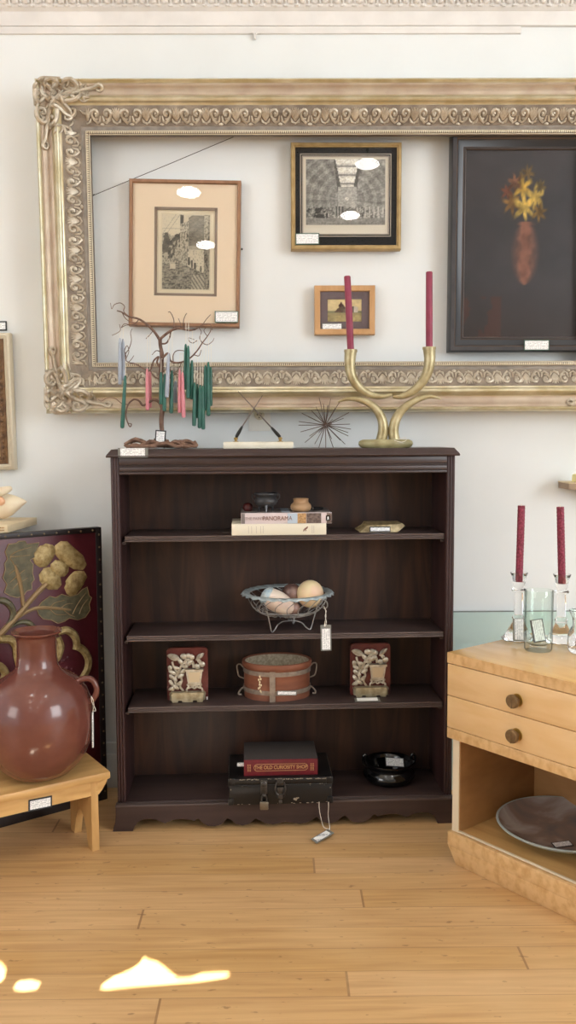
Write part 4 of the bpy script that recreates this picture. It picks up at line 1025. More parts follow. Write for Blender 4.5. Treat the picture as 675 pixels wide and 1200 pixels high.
ZB2 = Z1+.0345+.0335+.0002
# cauldron
p = at_shelf(312.5, .07, ZB2); e = empty('iron_cauldron', p, BRZ, 'small dark three-legged cauldron standing on the stacked books', 'cauldron')
k = 2.72/1050
a = MB(); a.lathe([(0, .014), (.020, .015), (.031, .022), (.036, .030), (.036, .036), (.033, .041), (.0305, .045), (.033, .050), (.0375, .054), (.0375, .058), (.034, .058), (.029, .05), (.030, .036), (.022, .022), (0, .018)], 28); a.build('body', 'iron', e)
for t in (PI*.25, PI*.75, PI*1.5):
    a = MB(); x, y = .026*math.cos(t), .026*math.sin(t); a.tube([(x, y, .02), (x*1.12, y*1.12, .008), (x*1.2, y*1.2, 0)], [.005, .0036, .0028], 8); a.build('leg', 'iron', e)
for s in (-1, 1):
    a = MB(); a.tube(spline([(s*.034, 0, .05), (s*.041, 0, .054), (s*.042, 0, .044), (s*.035, 0, .036)], 4), .0022, 6); a.build('handle', 'iron', e)
# turned wooden pot
p = at_shelf(353, .065, ZB2); e = empty('wooden_pot', p, BRZ, 'squat turned tan wooden pot with a wide neck standing on the stacked books', 'pot')
a = MB(); a.lathe([(0, 0), (.024, 0), (.031, .006), (.0335, .014), (.031, .022), (.026, .026), (.0235, .030), (.0235, .036), (.0245, .040), (.0225, .041), (.019, .040), (.019, .028), (0, .024)], 32); a.build('pot', 'woodpot', e)
# red round box behind
p = at_shelf(291.5, .10, ZB2); e = empty('round_box', p, BRZ, 'little dark red round wooden box behind the cauldron on the books', 'box')
a = MB(); a.lathe([(0, 0), (.011, 0), (.0155, .006), (.016, .012), (.0145, .0145)], 20); a.build('box_base', 'redwood', e)
a = MB(); a.lathe([(.0155, .0145), (.015, .018), (.010, .023), (.004, .025), (0, .026)], 20); a.build('lid', 'redwood', e)
p = at_shelf(366, .13, ZB2); e = empty('fountain_pen', p, BRZ+.1, 'slim black pen lying behind the tan wooden pot on the books', 'pen')
a = MB(); a.tube([(-.05, 0, .004), (-.045, 0, .004), (.0, 0, .004), (.034, 0, .004), (.036, 0, .004)], [.002, .004, .0042, .0042, .002], 10); a.build('barrel', 'black', e)
a = MB(); a.tube([(.0, 0, .004), (.002, 0, .004), (.004, 0, .004)], .0046, 10); a.build('band', 'steel', e)
# gilt wedge
p = at_shelf(446, .082, Z1); e = empty('gilt_bracket', p, BRZ-.02, 'faceted dull gold wooden bracket with a price card, alone on the top shelf', 'ornament')
a = MB(); L = .079; h = .031
V = [(-L, -.0, .0), (-L+.012, -.018, 0), (.054, -.018, 0), (.072, 0, .014), (.060, .045, 0), (-L+.02, .045, 0),
     (-.048, .0, h), (-.046, -.012, h-.008), (.066, -.012, h-.010), (.078, .002, h-.012), (.06, .035, h), (-.05, .035, h)]
V = [(-.082, .004, .010), (-.068, -.020, 0), (.052, -.020, 0), (.078, -.004, .018), (.062, .040, 0), (-.07, .040, 0), (-.049, .002, h), (-.044, -.016, h-.010), (.052, -.016, h-.007), (.068, -.002, h-.004), (.058, .034, h), (-.05, .034, h)]
n6 = [(i, (i+1) % 6, 6+(i+1) % 6, 6+i) for i in range(6)]
a.add(V, n6+[(5, 4, 3, 2, 1, 0), (6, 7, 8, 9, 10, 11)]); a.build('bracket', 'giltwood', e)
card(e, .066, .017, (-.004, -.0205, .0095), (R(-8), 0, 0), 'lab_dark', label='dark-edged written price card', b=.0028)

# ================================================================== SECOND SHELF: WIRE BOWL
SK = None
BLY = .085
p = at_shelf(337, BLY, Z2); e = empty('wire_bowl', p, BRZ, 'grey wire bowl with scalloped zinc rim and scrolled legs on the middle shelf', 'bowl')
q = 2.765/1050        # metres per pixel here
RR, RZ = 55.5*q, .122
a = MB()
n = 96; prof = []
for ring_, (r, z, sc_) in enumerate(((RR-.026, RZ-.004, 0), (RR-.012, RZ+.001, 0), (RR-.003, RZ-.001, .002), (RR, RZ-.007, .0035), (RR-.002, RZ-.008, .0035), (RR-.013, RZ-.002, 0), (RR-.026, RZ-.007, 0))):
    prof.append([((r+sc_*math.cos(26*2*PI*j/n))*math.cos(2*PI*j/n), (r+sc_*math.cos(26*2*PI*j/n))*math.sin(2*PI*j/n), z-(.0018*math.cos(26*2*PI*j/n) if sc_ else 0)) for j in range(n)])
k = len(prof)
a.add([pt for r in prof for pt in r], [(i*n+j, i*n+(j+1) % n, ((i+1) % k)*n+(j+1) % n, ((i+1) % k)*n+j) for i in range(k) for j in range(n)], 0, True)
a.build('scalloped_rim', 'zinc', e)
a = MB()
def br(t): return .038+(RR-.020-.038)*math.sin(t*PI/2)**.9, .046+(RZ-.008-.046)*(1-math.cos(t*PI/2))
for j in range(20):
    an = 2*PI*j/20; P = []
    for i in range(9):
        t = i/8; r, z = br(t); sw = an+.55*t+.14*math.sin(t*PI*2); P.append((r*math.cos(sw), r*math.sin(sw), z))
    a.tube(spline(P, 2), .0014, 5)
for t in (0, .5):
    r, z = br(t); a.tube([(r*math.cos(2*PI*i/32), r*math.sin(2*PI*i/32), z) for i in range(32)], .0018, 6, closed=True)
a.lathe([(0, .044), (.036, .044), (.038, .047), (0, .047)], 24)
a.build('wire_basket', 'galv', e)
FT = []
for an in (R(-15), R(225), R(72)):
    ca, sa = math.cos(an), math.sin(an)
    P2 = [(.119, .082), (.1145, .084), (.112, .077), (.119, .070), (.128, .077), (.126, .092), (.112, .099), (.100, .088), (.092, .062), (.083, .03), (.076, .006), (.070, .0022), (.060, .008), (.045, .022), (.02, .028), (0, .026)]
    a = MB(); a.tube(spline([(r*ca, r*sa, z) for r, z in P2], 5), .0021, 6); a.build('leg', 'galv', e)
bowlc = p
def inbowl(px, py, ly): 
    v = PY(px, py, on(ly)); return v
def egg(name, px, py, ly, r, m_, label, rot=(0, 0, 0), cat='ball'):
    v = inbowl(px, py, ly); return empty(name, v, 0, label, cat, rot=rot)
e = egg('painted_ball', 363.5, 696, .085, 0, '', 'largest yellow and peach ball in the wire bowl')
a = MB(); a.ball((0, 0, 0), (.043, .043, .0445), 24); a.build('ball', 'egg', e)
e = egg('painted_egg', 325, 705, .055, 0, '', 'long cream painted egg with a pale blue end lying in the wire bowl', (0, R(29), 0), 'egg')
a = MB(); P = [(0, -.056), (.016, -.053), (.026, -.045), (.031, -.032), (.0335, -.014), (.034, .004), (.031, .024), (.024, .043), (.013, .056), (0, .061)]
a.lathe([(r, z) for r, z in P[3:]], 26, axis='x'); a.build('egg_body', 'eggcream', e)
a = MB(); a.lathe([(r*1.012, z) for r, z in P[:4]]+[(.031, -.032)], 26, axis='x', wob=lambda t, i: 1+.03*math.cos(9*t)); a.build('blue_end', 'eggblue', e)
e = egg('glass_ball', 342, 696, .105, 0, '', 'shiny brown marbled ball behind the egg in the wire bowl')
a = MB(); a.ball((0, 0, 0), .034, 22); a.build('ball', 'eggbrown', e)
e = egg('glass_ball', 344, 713, .065, 0, '', 'small brown ball low in the wire bowl beneath the yellow ball')
a = MB(); a.ball((0, 0, 0), .022, 18); a.build('ball', 'eggbrown', e)
# hanging tag
TG = on(.012)
p = PY(381.8, 714, TG); e = empty('price_tag', p, BRZ, 'tall written price tag hanging from the wire bowl leg scroll over the shelf edge', 'price tag', 'string price tags')
I = lambda x, y: PY(x, y, TG)-p
a = MB(); a.tube([I(381.2, 714)+Vector((0, .05, .0)), I(381.5, 716), I(382, 722), I(380.6, 731), I(381, 736)], .0009, 5); a.tube([I(381.2, 714)+Vector((0, .05, .0)), I(382.4, 716), I(381, 722), I(382.8, 730), I(381, 735)], .0009, 5); a.ball(I(380.5, 733), (.003, .002, .004), 8); a.build('string', 'string', e)
o = card(e, 12.6*q, 31*q, I(382, 747.5), (0, R(-1), 0), 'lab_grey', 'paperv', None, 'tag_board', b=.004, bt=.0115)

# ================================================================== THIRD SHELF
q = 2.79/1050
def bookend(px, ly, label, rz):
    p = at_shelf(px, ly, Z3); e = empty('bookend', p, BRZ+rz, label, 'bookend', 'carved bookends')
    W, H = 49*q, 64*q
    a = MB(); c = .012; P = [(-W/2+.004, 0), (W/2-.004, 0), (W/2, .004), (W/2, H-c), (W/2-c*.3, H-c*.3), (W/2-c, H), (-W/2+c, H), (-W/2+c*.3, H-c*.3), (-W/2, H-c), (-W/2, .004)]
    a.prism(P, .0, .012); a.span((-W/2+.004, .010, 0), (W/2-.004, .075, .003))
    a.prism([(x*.93, .005+z*.95) for x, z in P], -.002, .002); a.build('back_plate', 'berry', e)
    # projecting plinth with two feet
    a = MB(); PP = [(-W*.43, .0), (-W*.43, -.020), (-W*.38, -.028), (W*.38, -.028), (W*.43, -.020), (W*.43, 0)]
    n = len(PP)
    for z0, z1, g in ((.006, .022, 1), (.022, .027, 1.03), (.027, .031, .95)):
        V = [(x*g, y*g, z0) for x, y in PP]+[(x*g, y*g, z1) for x, y in PP]
        a.add(V, [tuple(reversed(range(n))), tuple(range(n, 2*n))]+[(i, (i+1) % n, n+(i+1) % n, n+i) for i in range(n)])
    for s in (-1, 0, 1): a.box((s*W*.30, -.014, .0035), (W*(.14 if s else .26), .026, .007), None, .001)
    a.build('plinth', 'antgold', e)
    # planter
    a = MB(); cx = W*.17
    def fr4(w0, w1, z0, z1, d0, d1):
        V = [(cx-w0, -d0, z0), (cx+w0, -d0, z0), (cx+w0, 0, z0), (cx-w0, 0, z0), (cx-w1, -d1, z1), (cx+w1, -d1, z1), (cx+w1, 0, z1), (cx-w1, 0, z1)]
        a.add(V, [(3, 2, 1, 0), (4, 5, 6, 7), (0, 1, 5, 4), (1, 2, 6, 5), (2, 3, 7, 6), (3, 0, 4, 7)])
    fr4(.0205, .026, .058, .098, .016, .021); fr4(.029, .029, .098, .104, .023, .023); fr4(.022, .021, .054, .058, .017, .017)
    a.build('planter', 'antsilver', e)
    a = MB(); V = [(cx-.0155, -.0170, .062), (cx+.0155, -.0170, .062), (cx+.0200, -.0208, .095), (cx-.0200, -.0208, .095)]
    V += [(x, y+.001, z) for x, y, z in V]; a.add(V, [(0, 1, 2, 3), (7, 6, 5, 4), (0, 4, 5, 1), (1, 5, 6, 2), (2, 6, 7, 3), (3, 7, 4, 0)]); a.build('planter_panel', 'potgold', e)
    # scrolled stand under planter
    a = MB()
    a.tube(spline([(cx-.025, -.012, .032), (cx-.024, -.014, .040), (cx-.018, -.014, .047), (cx-.022, -.014, .054), (cx-.010, -.015, .053), (cx, -.015, .0505), (cx+.010, -.015, .053), (cx+.022, -.014, .054), (cx+.018, -.014, .047), (cx+.024, -.014, .040), (cx+.025, -.012, .032)], 4), .0033, 7)
    a.tube(spline([(cx-.019, -.012, .041), (cx-.008, -.013, .046), (cx, -.013, .041), (cx+.008, -.013, .046), (cx+.019, -.012, .041)], 4), .003, 7)
    a.build('planter_stand', 'antsilver', e)
    # carved foliage: trunk of leaves at one side, two big buds, small blossoms over the planter
    a = MB(); rr = random.Random(11)
    a.tube(spline([(-W*.38, -.006, .034), (-W*.28, -.010, .050), (-W*.30, -.010, .074), (-W*.20, -.010, .098), (-W*.12, -.011, .118), (0, -.011, .133), (W*.12, -.010, .128), (W*.16, -.01, .108)], 6), [.0045]*43, 7)
    a.tube(spline([(-W*.10, -.008, .032), (-W*.18, -.01, .048), (-W*.14, -.01, .070), (-W*.24, -.01, .090), (-W*.33, -.01, .112), (-W*.36, -.01, .128)], 6), [.0038]*31, 7)
    for x, z, rx, rz_, t in ((-.39, .060, .011, .005, 1.0), (-.37, .078, .011, .0055, .8), (-.36, .094, .012, .0055, .5), (-.20, .058, .010, .005, -.7), (-.16, .082, .011, .0055, -.5), (-.29, .070, .008, .005, 1.2), (-.11, .096, .012, .0055, -.8), (-.26, .108, .011, .005, .3), (-.41, .108, .009, .006, 1.3), (-.28, .046, .011, .005, .6), (-.40, .042, .009, .004, -.6), (-.06, .112, .010, .005, .2), (-.16, .128, .010, .006, .9), (-.08, .145, .010, .008, .2), (.02, .146, .009, .007, -.3), (.10, .142, .010, .0075, .4), (.06, .124, .011, .006, -.8), (.24, .112, .009, .007, .5), (.36, .118, .009, .008, -.4), (.30, .128, .008, .005, .9), (-.02, .122, .010, .005, .8)):
        a.ball((x*W, -.011-.003*rr.random(), z), (rx*1.15, .0045, rz_*1.3), 8, 0, (0, t, 0))
    a.build('leafy_stem', 'antsilver', e)
    for bx, bz, t, s in ((-.33, .143, .25, 1), (.31, .143, -.65, .82)):
        a = MB(); 
        for k_ in range(5):
            o_ = (k_-2)*.34; L = []
            for i in range(7):
                v = i/6; L.append((bx*W+s*((v-.5)*.040*math.cos(t)+math.sin(v*PI)*.013*o_*math.sin(-t)*1.0), -.010-.006*math.sin(v*PI)*(1-abs(o_)*.6), bz+s*((v-.5)*-.040*math.sin(t)*1.0+math.sin(v*PI)*.0135*o_)))
            a.tube(L, [.0014, .0024, .0028, .003, .0028, .0024, .0014], 6)
        a.ball((bx*W, -.006, bz), (.018*s, .006, .0095*s), 10, 0, (0, t, 0)); a.build('bud', 'antsilver', e)
    return e, W
be1, W = bookend(218.8, .083, 'gilt and oxblood planter bookend without a card, left of the bentwood tub', .02)
a = MB(); a.box((W*.47, -.004, .006), (.004, .001, .010)); a.build('price_sticker', 'paper', be1)
be2, W = bookend(434.6, .104, 'gilt and oxblood planter bookend with a white card lying before its foot', .0)
p = at_shelf(431, .004, Z3+.0015); p = PZ(430.5, 820, Z3+.0045); e = empty('price_card', p, BRZ, 'white price card lying flat before the foot of the right-hand bookend', 'price card')
a = MB(); a.box((0, 0, 0), (.080, .024, .002), (R(12), 0, 0)); a.build('card_back', 'lab_grey', e)
a = MB(); a.box((0.0, .001, .0015), (.066, .019, .0006), (R(12), 0, 0)); a.build('paper', mat('plain_white_card', (240, 240, 236), .7), e)
# bentwood drum / sieve
p = at_shelf(324, .130, Z3); e = empty('bentwood_tub', p, BRZ, 'round red-brown bentwood tub with grey iron bands and two bail handles', 'tub')
r0 = 41.5*q; SQ = (1, .80)
a = MB(); a.lathe([(0, .006), (r0*.95, .006), (r0*.955, .0), (r0*.965, .0), (r0*.97, .05), (r0*.975, .094), (r0*1.02, .100), (r0*1.03, .108), (r0*1.02, .116), (r0*.985, .118), (r0*.95, .115), (r0*.94, .05), (r0*.93, .012), (0, .012)], 48, sq=SQ); a.build('body', 'drumwood', e)
a = MB(); a.lathe([(0, .034), (r0*.925, .034), (r0*.935, .05), (r0*.944, .113), (r0*.936, .113), (r0*.93, .07), (r0*.9, .0365), (0, .0365)], 48, sq=SQ); a.build('lining', 'mesh', e)
for z0, z1 in ((.020, .034), (.080, .094)):
    a = MB(); a.lathe([(r0*.965, z0), (r0*.995, z0), (r0*.998, (z0+z1)/2), (r0*.998, z1), (r0*.97, z1)], 48, sq=SQ, caps=False); a.build('iron_band', 'band', e)
def onr(px, g=1.0): x = (px-324)*q; return x, -math.sqrt(max(0, 1-(x/r0)**2))*r0*SQ[1]*g
a = MB(); x, y = onr(317.5); a.box((x, y-.001, .047), (.018, .004, .100), (0, 0, math.atan2(-x, -y)*.0)); 
for zz in (.026, .089):
    for dx in (-.004, .005): a.ball((x+dx, y-.0035, zz), .0018, 8)
a.build('upright_strap', 'band', e)
a = MB()
for i, (dx, z) in enumerate(((0, .088), (.003, .080), (-.003, .078), (.0, .070), (-.001, .062), (.004, .060), (.0, .053), (-.004, .050), (.002, .042), (.005, .038))): 
    x, y = onr(302.5); a.ball((x+dx, y-.0012, z-.008), (.0028, .0012, .0042), 6)
a.build('paint_mark', 'chalk', e)
for s in (-1, 1):
    a = MB(); xx = s*r0*.97
    P = [(xx, 0, .090), (xx+s*.012, 0, .102), (xx+s*.022, 0, .098), (xx+s*.021, 0, .080), (xx+s*.016, 0, .062), (xx, -.002, .055)]
    a.tube(spline(P, 4), .0024, 7); a.build('bail_handle', 'band', e)
    a = MB(); a.tube(spline([(xx, -.01, .03), (xx+s*.014, -.012, .018), (xx+s*.018, -.012, .006), (xx+s*.008, -.014, .006)], 4), .003, 6); a.build('catch', 'band', e)
x, y = onr(333); card(e, .062, .015, (x+.004, y-.006, .030), (R(4), R(3), -.1+.16), 'lab_grey', label='small white price card leaning on the tub side', b=.0025)

# ================================================================== BOTTOM SHELF
q = 2.70/1050
p0, p1 = PY(268.5, 946, on(-.048)), PY(389.5, 944, on(-.048)); cc = (p0+p1)/2
e = empty('metal_case', (cc.x, on(-.048)+(cc.x-BX)*math.sin(BRZ), Z0), BRZ, 'worn black tin document case with hasp, padlock and latch on the bottom shelf', 'case')
CW, CH, CD = (p1-p0).length, .086, .215
a = MB(); a.span((-CW/2, .0, 0), (CW/2, CD, .062), .004); a.build('body', 'boxblack', e)
a = MB(); a.span((-CW/2-.002, -.003, .062), (CW/2+.002, CD, CH), .006); a.tube([(-CW/2-.002, -.003, .063), (CW/2+.002, -.003, .063)], .0022, 6); a.build('lid', 'boxblack', e)
a = MB(); rr = random.Random(9)
for i in range(60):
    x = rr.uniform(-CW/2+.01, CW/2-.01); a.ball((x, -.0030, CH-.0035+rr.uniform(-.002, .001)), (rr.uniform(.001, .006), .0012, .0011), 6)
for i in range(14): a.ball((rr.uniform(-CW/2, CW/2)*.95, -.0003, .0035+rr.uniform(-.001, .002)), (rr.uniform(.001, .006), .0009, .001), 6)
for i in range(12): a.ball((rr.uniform(-CW/2, CW/2)*.95, -.0036, .063+rr.uniform(-.002, .002)), (rr.uniform(.001, .004), .0012, .0009), 6)
for s in (-1, 1):
    for z in (.02, .05, .085): a.ball((s*(CW/2-.006), -.0005 if z < .07 else -.003, z), (.0018, .0012, .002), 6)
    for i in range(9): a.ball((s*(CW/2-.0005), .012+.02*i, CH-.002), (.0012, rr.uniform(.002, .006), .0010), 6)
for dx, dz, r in ((0, 0, .005), (.006, .002, .004), (.011, .0035, .003), (.004, -.003, .003)): a.ball((CW*.135+dx, -.0002, .016+dz), (r, .0012, r*.8), 7)
a.build('paint_speck', 'chip', e)
for s in (-1, 1):
    a = MB()
    a.box((s*(CW/2-.008), -.002, CH-.012), (.022, .005, .026), None, .004); a.build('corner_cap', 'boxblack', e)
    a = MB(); a.box((s*(CW/2-.006), -.0005, .012), (.018, .004, .022), None, .003); a.build('corner_cap', 'boxblack', e)
# hasp and padlock
hx = (309-329)*q
a = MB(); a.box((hx, -.006, .058), (.020, .004, .046), None, .002); a.lathe([(.0085, -.004), (.0085, -.008), (.006, -.010), (0, -.011)], 18, (hx, -.004, .070), axis='y'); a.tube([(hx-.006, -.0115, .034), (hx+.006, -.0115, .034)], .003, 8); a.span((hx-.006, -.0115, .031), (hx+.006, -.004, .037)); a.build('hasp', 'pewter', e)
lx = hx
lk = empty('padlock', e.matrix_world @ Vector((0, 0, 0)), 0, 'small grey-brass padlock hanging from the hasp of the black case', 'padlock')
lk.location = (BM @ Vector((0, 0, 0))) if False else Vector((cc.x, e.location.y, Z0)) + Matrix.Rotation(BRZ, 3, 'Z') @ Vector((lx, -.0115, .016)); lk.rotation_euler = (0, 0, BRZ)
a = MB(); a.box((0, 0, -.014), (.026, .009, .026), None, .003); a.lathe([(.003, 0), (.003, -.001), (0, -.0012)], 10, (0, -.0045, -.017), axis='y'); a.build('lock_body', 'lockbrass', lk)
a = MB(); a.tube(spline([(-.0075, 0, -.004), (-.0078, 0, .010), (-.0045, 0, .019), (0, 0, .0215), (.0045, 0, .019), (.0078, 0, .010), (.0075, 0, -.004)], 4), .0023, 8); a.build('shackle', 'pewter', lk)
# drawbolt latch
tx = (328.5-329)*q
a = MB(); a.box((tx, -.006, .072), (.020, .004, .022), None, .003); a.box((tx, -.0055, .042), (.030, .004, .034), None, .006); a.box((tx, -.009, .050), (.014, .005, .018), None, .002)
for s in (-1, 1): a.tube(spline([(tx+s*.011, -.009, .074), (tx+s*.0155, -.011, .056), (tx+s*.013, -.011, .042), (tx+s*.006, -.010, .034)], 4), .0026, 7)
a.tube([(tx-.011, -.009, .074), (tx+.011, -.009, .074)], .0026, 7); a.lathe([(.010, 0), (.008, -.004), (0, -.005)], 16, (tx, -.006, .028), axis='y'); a.box((tx, -.008, .012), (.010, .004, .012), None, .002)
a.build('latch', 'pewter', e)
a = MB()
for pts in ([(-CW*.5+.03, .05, CH+.003), (-CW*.42, .15, CH+.004)],): pass
# tag on a loop of string, lying on the floor edge
tagp = PZ(378, 979, .012)
t = empty('price_tag', tagp, 0, 'white price tag on a long string loop hanging from the black case to the floor', 'price tag', 'string price tags')
cs = lambda x, y: PY(x, y, on(-.055))-tagp
ta, tb_ = PY(374, 944, on(-.05))-tagp, PY(385, 944, on(-.05))-tagp
kn = PZ(386, 971.5, .016)-tagp
a = MB(); a.tube(spline([ta+Vector((0, -.0005, .012)), cs(374, 946), cs(375.5, 956), cs(379, 966)+Vector((0, -.02, 0)), kn], 5), .0009, 5); a.tube(spline([tb_+Vector((0, -.0005, .012)), cs(385, 946), cs(384.6, 956), cs(386, 966)+Vector((0, -.02, 0)), kn], 5), .0009, 5); a.ball(kn, (.003, .003, .003), 8); a.build('string', 'string', t)
c4 = [PZ(364.5, 983, .010)-tagp, PZ(371, 988, .006)-tagp, PZ(391.5, 976, .013)-tagp, PZ(384, 971.5, .017)-tagp]
a = MB(); dn = Vector((0, .0004, -.0018)); a.add(c4+[v+dn for v in c4], [(0, 1, 2, 3), (7, 6, 5, 4), (0, 4, 5, 1), (1, 5, 6, 2), (2, 6, 7, 3), (3, 7, 4, 0)]); a.build('tag_board', 'lab_grey', t)
m_ = sum(c4, Vector())/4; c5 = [m_+(v-m_)*.78+Vector((-.001, -.001, .0006)) for v in c4]
a = MB(); a.add(c5+[v+dn*.3 for v in c5], [(0, 1, 2, 3), (7, 6, 5, 4), (0, 4, 5, 1), (1, 5, 6, 2), (2, 6, 7, 3), (3, 7, 4, 0)]); a.build('paper', 'paper', t)
# red book on the case
ZC = Z0+CH+.0005
b3, w = book('hardback_book', 284, 372, -.032, ZC, .050, .165, 'red book with gilt spine title THE OLD CURIOSITY SHOP on the black case', 'blackcloth', 'redcloth')
u = lambda px: (px-284)/88*w-w/2
a = MB(); a.span((-w/2, .004, .047), (w/2, .032, .0494), .0004); a.span((-w/2, .004, -.0002), (w/2, .032, .002), .0004); a.build('red_back_strip', 'redcloth', b3)
text('spine_title', 'THE OLD CURIOSITY SHOP', .0158, 'gilt', b3, (u(328), -.0034, .0265), sx=.84, bold=.0003)
a = MB(); L = []; hw, hr = (u(360)-u(296))/2, .0105
for i in range(13): t_ = -PI/2+PI*i/12; L.append((u(328)+hw-hr+hr*math.cos(t_), -.003, .0265+hr*math.sin(t_)))
for i in range(13): t_ = PI/2+PI*i/12; L.append((u(328)-hw+hr+hr*math.cos(t_), -.003, .0265+hr*math.sin(t_)))
a.tube(L, .0007, 5, closed=True)
for x in (289, 291.5, 364, 366.5):
    for k in range(6): a.box((u(x), -.0028, .016+k*.004), (.004, .0008, .0018))
a.build('spine_gilding', 'gilt', b3)
a = MB(); a.box((-w/2-.010, .02, .030), (.022, .008, .010)); a.build('price_slip', 'paper', b3)
# black glazed bowl
p = at_shelf(457.5, .125, Z0); e = empty('glazed_bowl', p, BRZ, 'shiny black glazed two-handled bowl on the bottom shelf', 'bowl')
q = 2.8/1050; rb = 31.5*q
a = MB(); a.lathe([(0, 0), (rb*.74, 0), (rb*.76, .003), (rb*.90, .008), (rb*1.0, .020), (rb*1.0, .030), (rb*.93, .039), (rb*.86, .045), (rb*.86, .050), (rb*.93, .058), (rb*.97, .064), (rb*.97, .068), (rb*.93, .069), (rb*.88, .065), (rb*.80, .052), (rb*.78, .03), (rb*.6, .010), (0, .008)], 48); a.build('bowl', 'blackglaze', e)
for s in (-1, 1):
    a = MB(); a.tube(spline([(s*rb*.90, .0, .050), (s*rb*1.0, 0, .060), (s*rb*1.03, 0, .076), (s*rb*.98, .0, .088), (s*rb*.90, 0, .086), (s*rb*.88, 0, .068)], 4), .0042, 8); a.build('handle', 'blackglaze', e)
card(e, .062, .034, (.020, .008, .058), (R(-52), R(5), 0), 'lab_dark', label='white written card propped inside the rim', b=.0025)

# ================================================================== LEFT: LEATHER SCREEN
SO = Vector((-.601, -.053, 0)); SRZ = math.atan2(.6, .8); SN = Vector((.6, -.8, 0)); SH = .925; SW = .60
e = empty('leather_screen', SO, SRZ, 'oxblood leather screen panel with embossed gold flower and nailed black border, behind the clay jug', 'screen')
SI = inv(e)
def sp(x, y, l=0): v = SI @ PN(x, y, SO, SN); return Vector((v.x, -l, v.z))
a = MB(); a.span((-SW, 0, .0), (0, .026, SH), .002); a.build('panel', 'leather', e)
bw = .020; a = MB()
a.span((-bw, -.0025, .0), (.0008, .0265, SH), .001); a.span((-SW, -.0025, .0), (-SW+bw, .0265, SH), .001); a.span((-SW, -.0022, SH-.016), (0, .0265, SH+.0008), .001); a.span((-SW, -.0022, 0), (0, .0265, .05), .001); a.build('border_strip', 'leatherblk', e)
a = MB()
for i in range(22):
    z = .03+i*.0415
    for x in (-.008, -SW+.008): a.ball((x, -.003, z), (.0035, .0025, .0035), 8)
for i in range(14): a.ball((-.03-i*.0415, -.0025, SH-.008), (.0035, .0025, .0035), 8)
a.build('nail_heads', 'nail', e)
# flower: five long petals and a centre pad   (pixels)
g2 = lambda x, y: (x/5.192, 600+y/5.192)
def petal(pts, r, nm, m_='flower', parent=None):
    a = MB(); L = [sp(*g2(x, y)) for x, y in pts]; q = spline(L, 8); rr_ = lerp_list(r, len(q))
    n = 10; vs = []
    # flattened sausage lying on the leather
    for i, p in enumerate(q):
        t = (q[min(i+1, len(q)-1)]-q[max(i-1, 0)]).normalized(); w = Vector((t.z, 0, -t.x))
        for j in range(n):
            an = 2*PI*j/n; vs.append(p+w*rr_[i]*math.cos(an)+Vector((0, -1, 0))*(rr_[i]*.24*math.sin(an)))
    k = len(q); fs = [(i*n+j, i*n+(j+1) % n, (i+1)*n+(j+1) % n, (i+1)*n+j) for i in range(k-1) for j in range(n)]
    a.add(vs, fs, 0, True); a.f.append(tuple(range(n))); a.m.append(0); a.sm.append(True); a.f.append(tuple((k-1)*n+j for j in range(n))); a.m.append(0); a.sm.append(True)
    return a.build(nm, m_, e)
K = .00050
petal([(300, 196), (292, 225), (270, 262), (243, 300), (226, 326)], [v*K for v in (24, 56, 61, 61, 57, 22)], 'petal')
petal([(352, 190), (372, 218), (412, 258), (468, 300), (516, 336)], [v*K for v in (24, 57, 61, 59, 54, 22)], 'petal')
petal([(250, 362), (280, 384), (320, 420), (362, 456)], [v*K for v in (24, 55, 60, 59, 22)], 'petal')
petal([(398, 480), (430, 462), (470, 412), (520, 376)], [v*K for v in (22, 56, 60, 57, 24)], 'petal')
petal([(322, 304), (345, 330), (385, 360), (404, 378)], [v*K for v in (22, 50, 52, 22)], 'petal')
def leafp(out, vein, nm):
    a = MB(); L = [sp(*g2(x, y)) for x, y in out]; c = sum(L, Vector())/len(L); n = len(L)
    bmL = bmesh.new(); v_ = [bmL.verts.new((p.x, -.0005, p.z)) for p in L]
    for i in range(n): bmL.edges.new((v_[i], v_[(i+1) % n]))
    bmesh.ops.triangle_fill(bmL, use_beauty=True, edges=bmL.edges[:]); bmL.verts.index_update()
    V = [v.co.copy() for v in bmL.verts]; Fs = [[v.index for v in f.verts] for f in bmL.faces]; bmL.free()
    a.add([Vector((p.x, -.0035, p.z)) for p in V], Fs); a.add(L+[Vector((p.x, -.0035, p.z)) for p in L], [(i, (i+1) % n, n+(i+1) % n, n+i) for i in range(n)])
    o = a.build(nm, 'leaf', e)
    a = MB(); a.tube([Vector((p.x, -.003, p.z)) for p in L], .0016, 5, closed=True)
    for v in vein: stube(a, [sp(*g2(x, y), .003) for x, y in v], [.0022, .0012], 5, 4)
    ob = a.build('leaf_veins', 'stem', o)
leafp([(150, 176), (162, 196), (236, 186), (222, 232), (205, 252), (208, 276), (180, 292), (200, 318), (196, 372), (206, 410), (190, 432), (192, 470), (160, 480), (140, 510), (104, 520), (60, 510), (24, 488), (40, 440), (16, 400), (30, 350), (26, 312), (44, 286), (30, 240), (50, 196), (96, 190), (110, 178)],
      [[(84, 320), (60, 270), (110, 236), (190, 212)], [(60, 272), (100, 270), (180, 262)], [(90, 350), (50, 380)], [(100, 390), (56, 430)], [(108, 430), (74, 470)], [(110, 380), (150, 350)], [(118, 430), (166, 400)]], 'leaf')
leafp([(222, 588), (250, 548), (300, 512), (336, 520), (372, 500), (424, 514), (470, 500), (500, 470), (528, 456), (540, 508), (556, 520), (540, 560), (546, 596), (516, 640), (470, 656), (420, 644), (392, 664), (350, 676), (310, 656), (262, 650), (232, 622)],
      [[(240, 590), (320, 584), (420, 594)], [(300, 584), (330, 552), (390, 536)], [(360, 590), (400, 560), (440, 556)], [(300, 590), (340, 622), (400, 622)], [(380, 592), (420, 622), (452, 636)], [(440, 620), (470, 560), (520, 490)], [(480, 620), (500, 570), (530, 530)]], 'leaf')
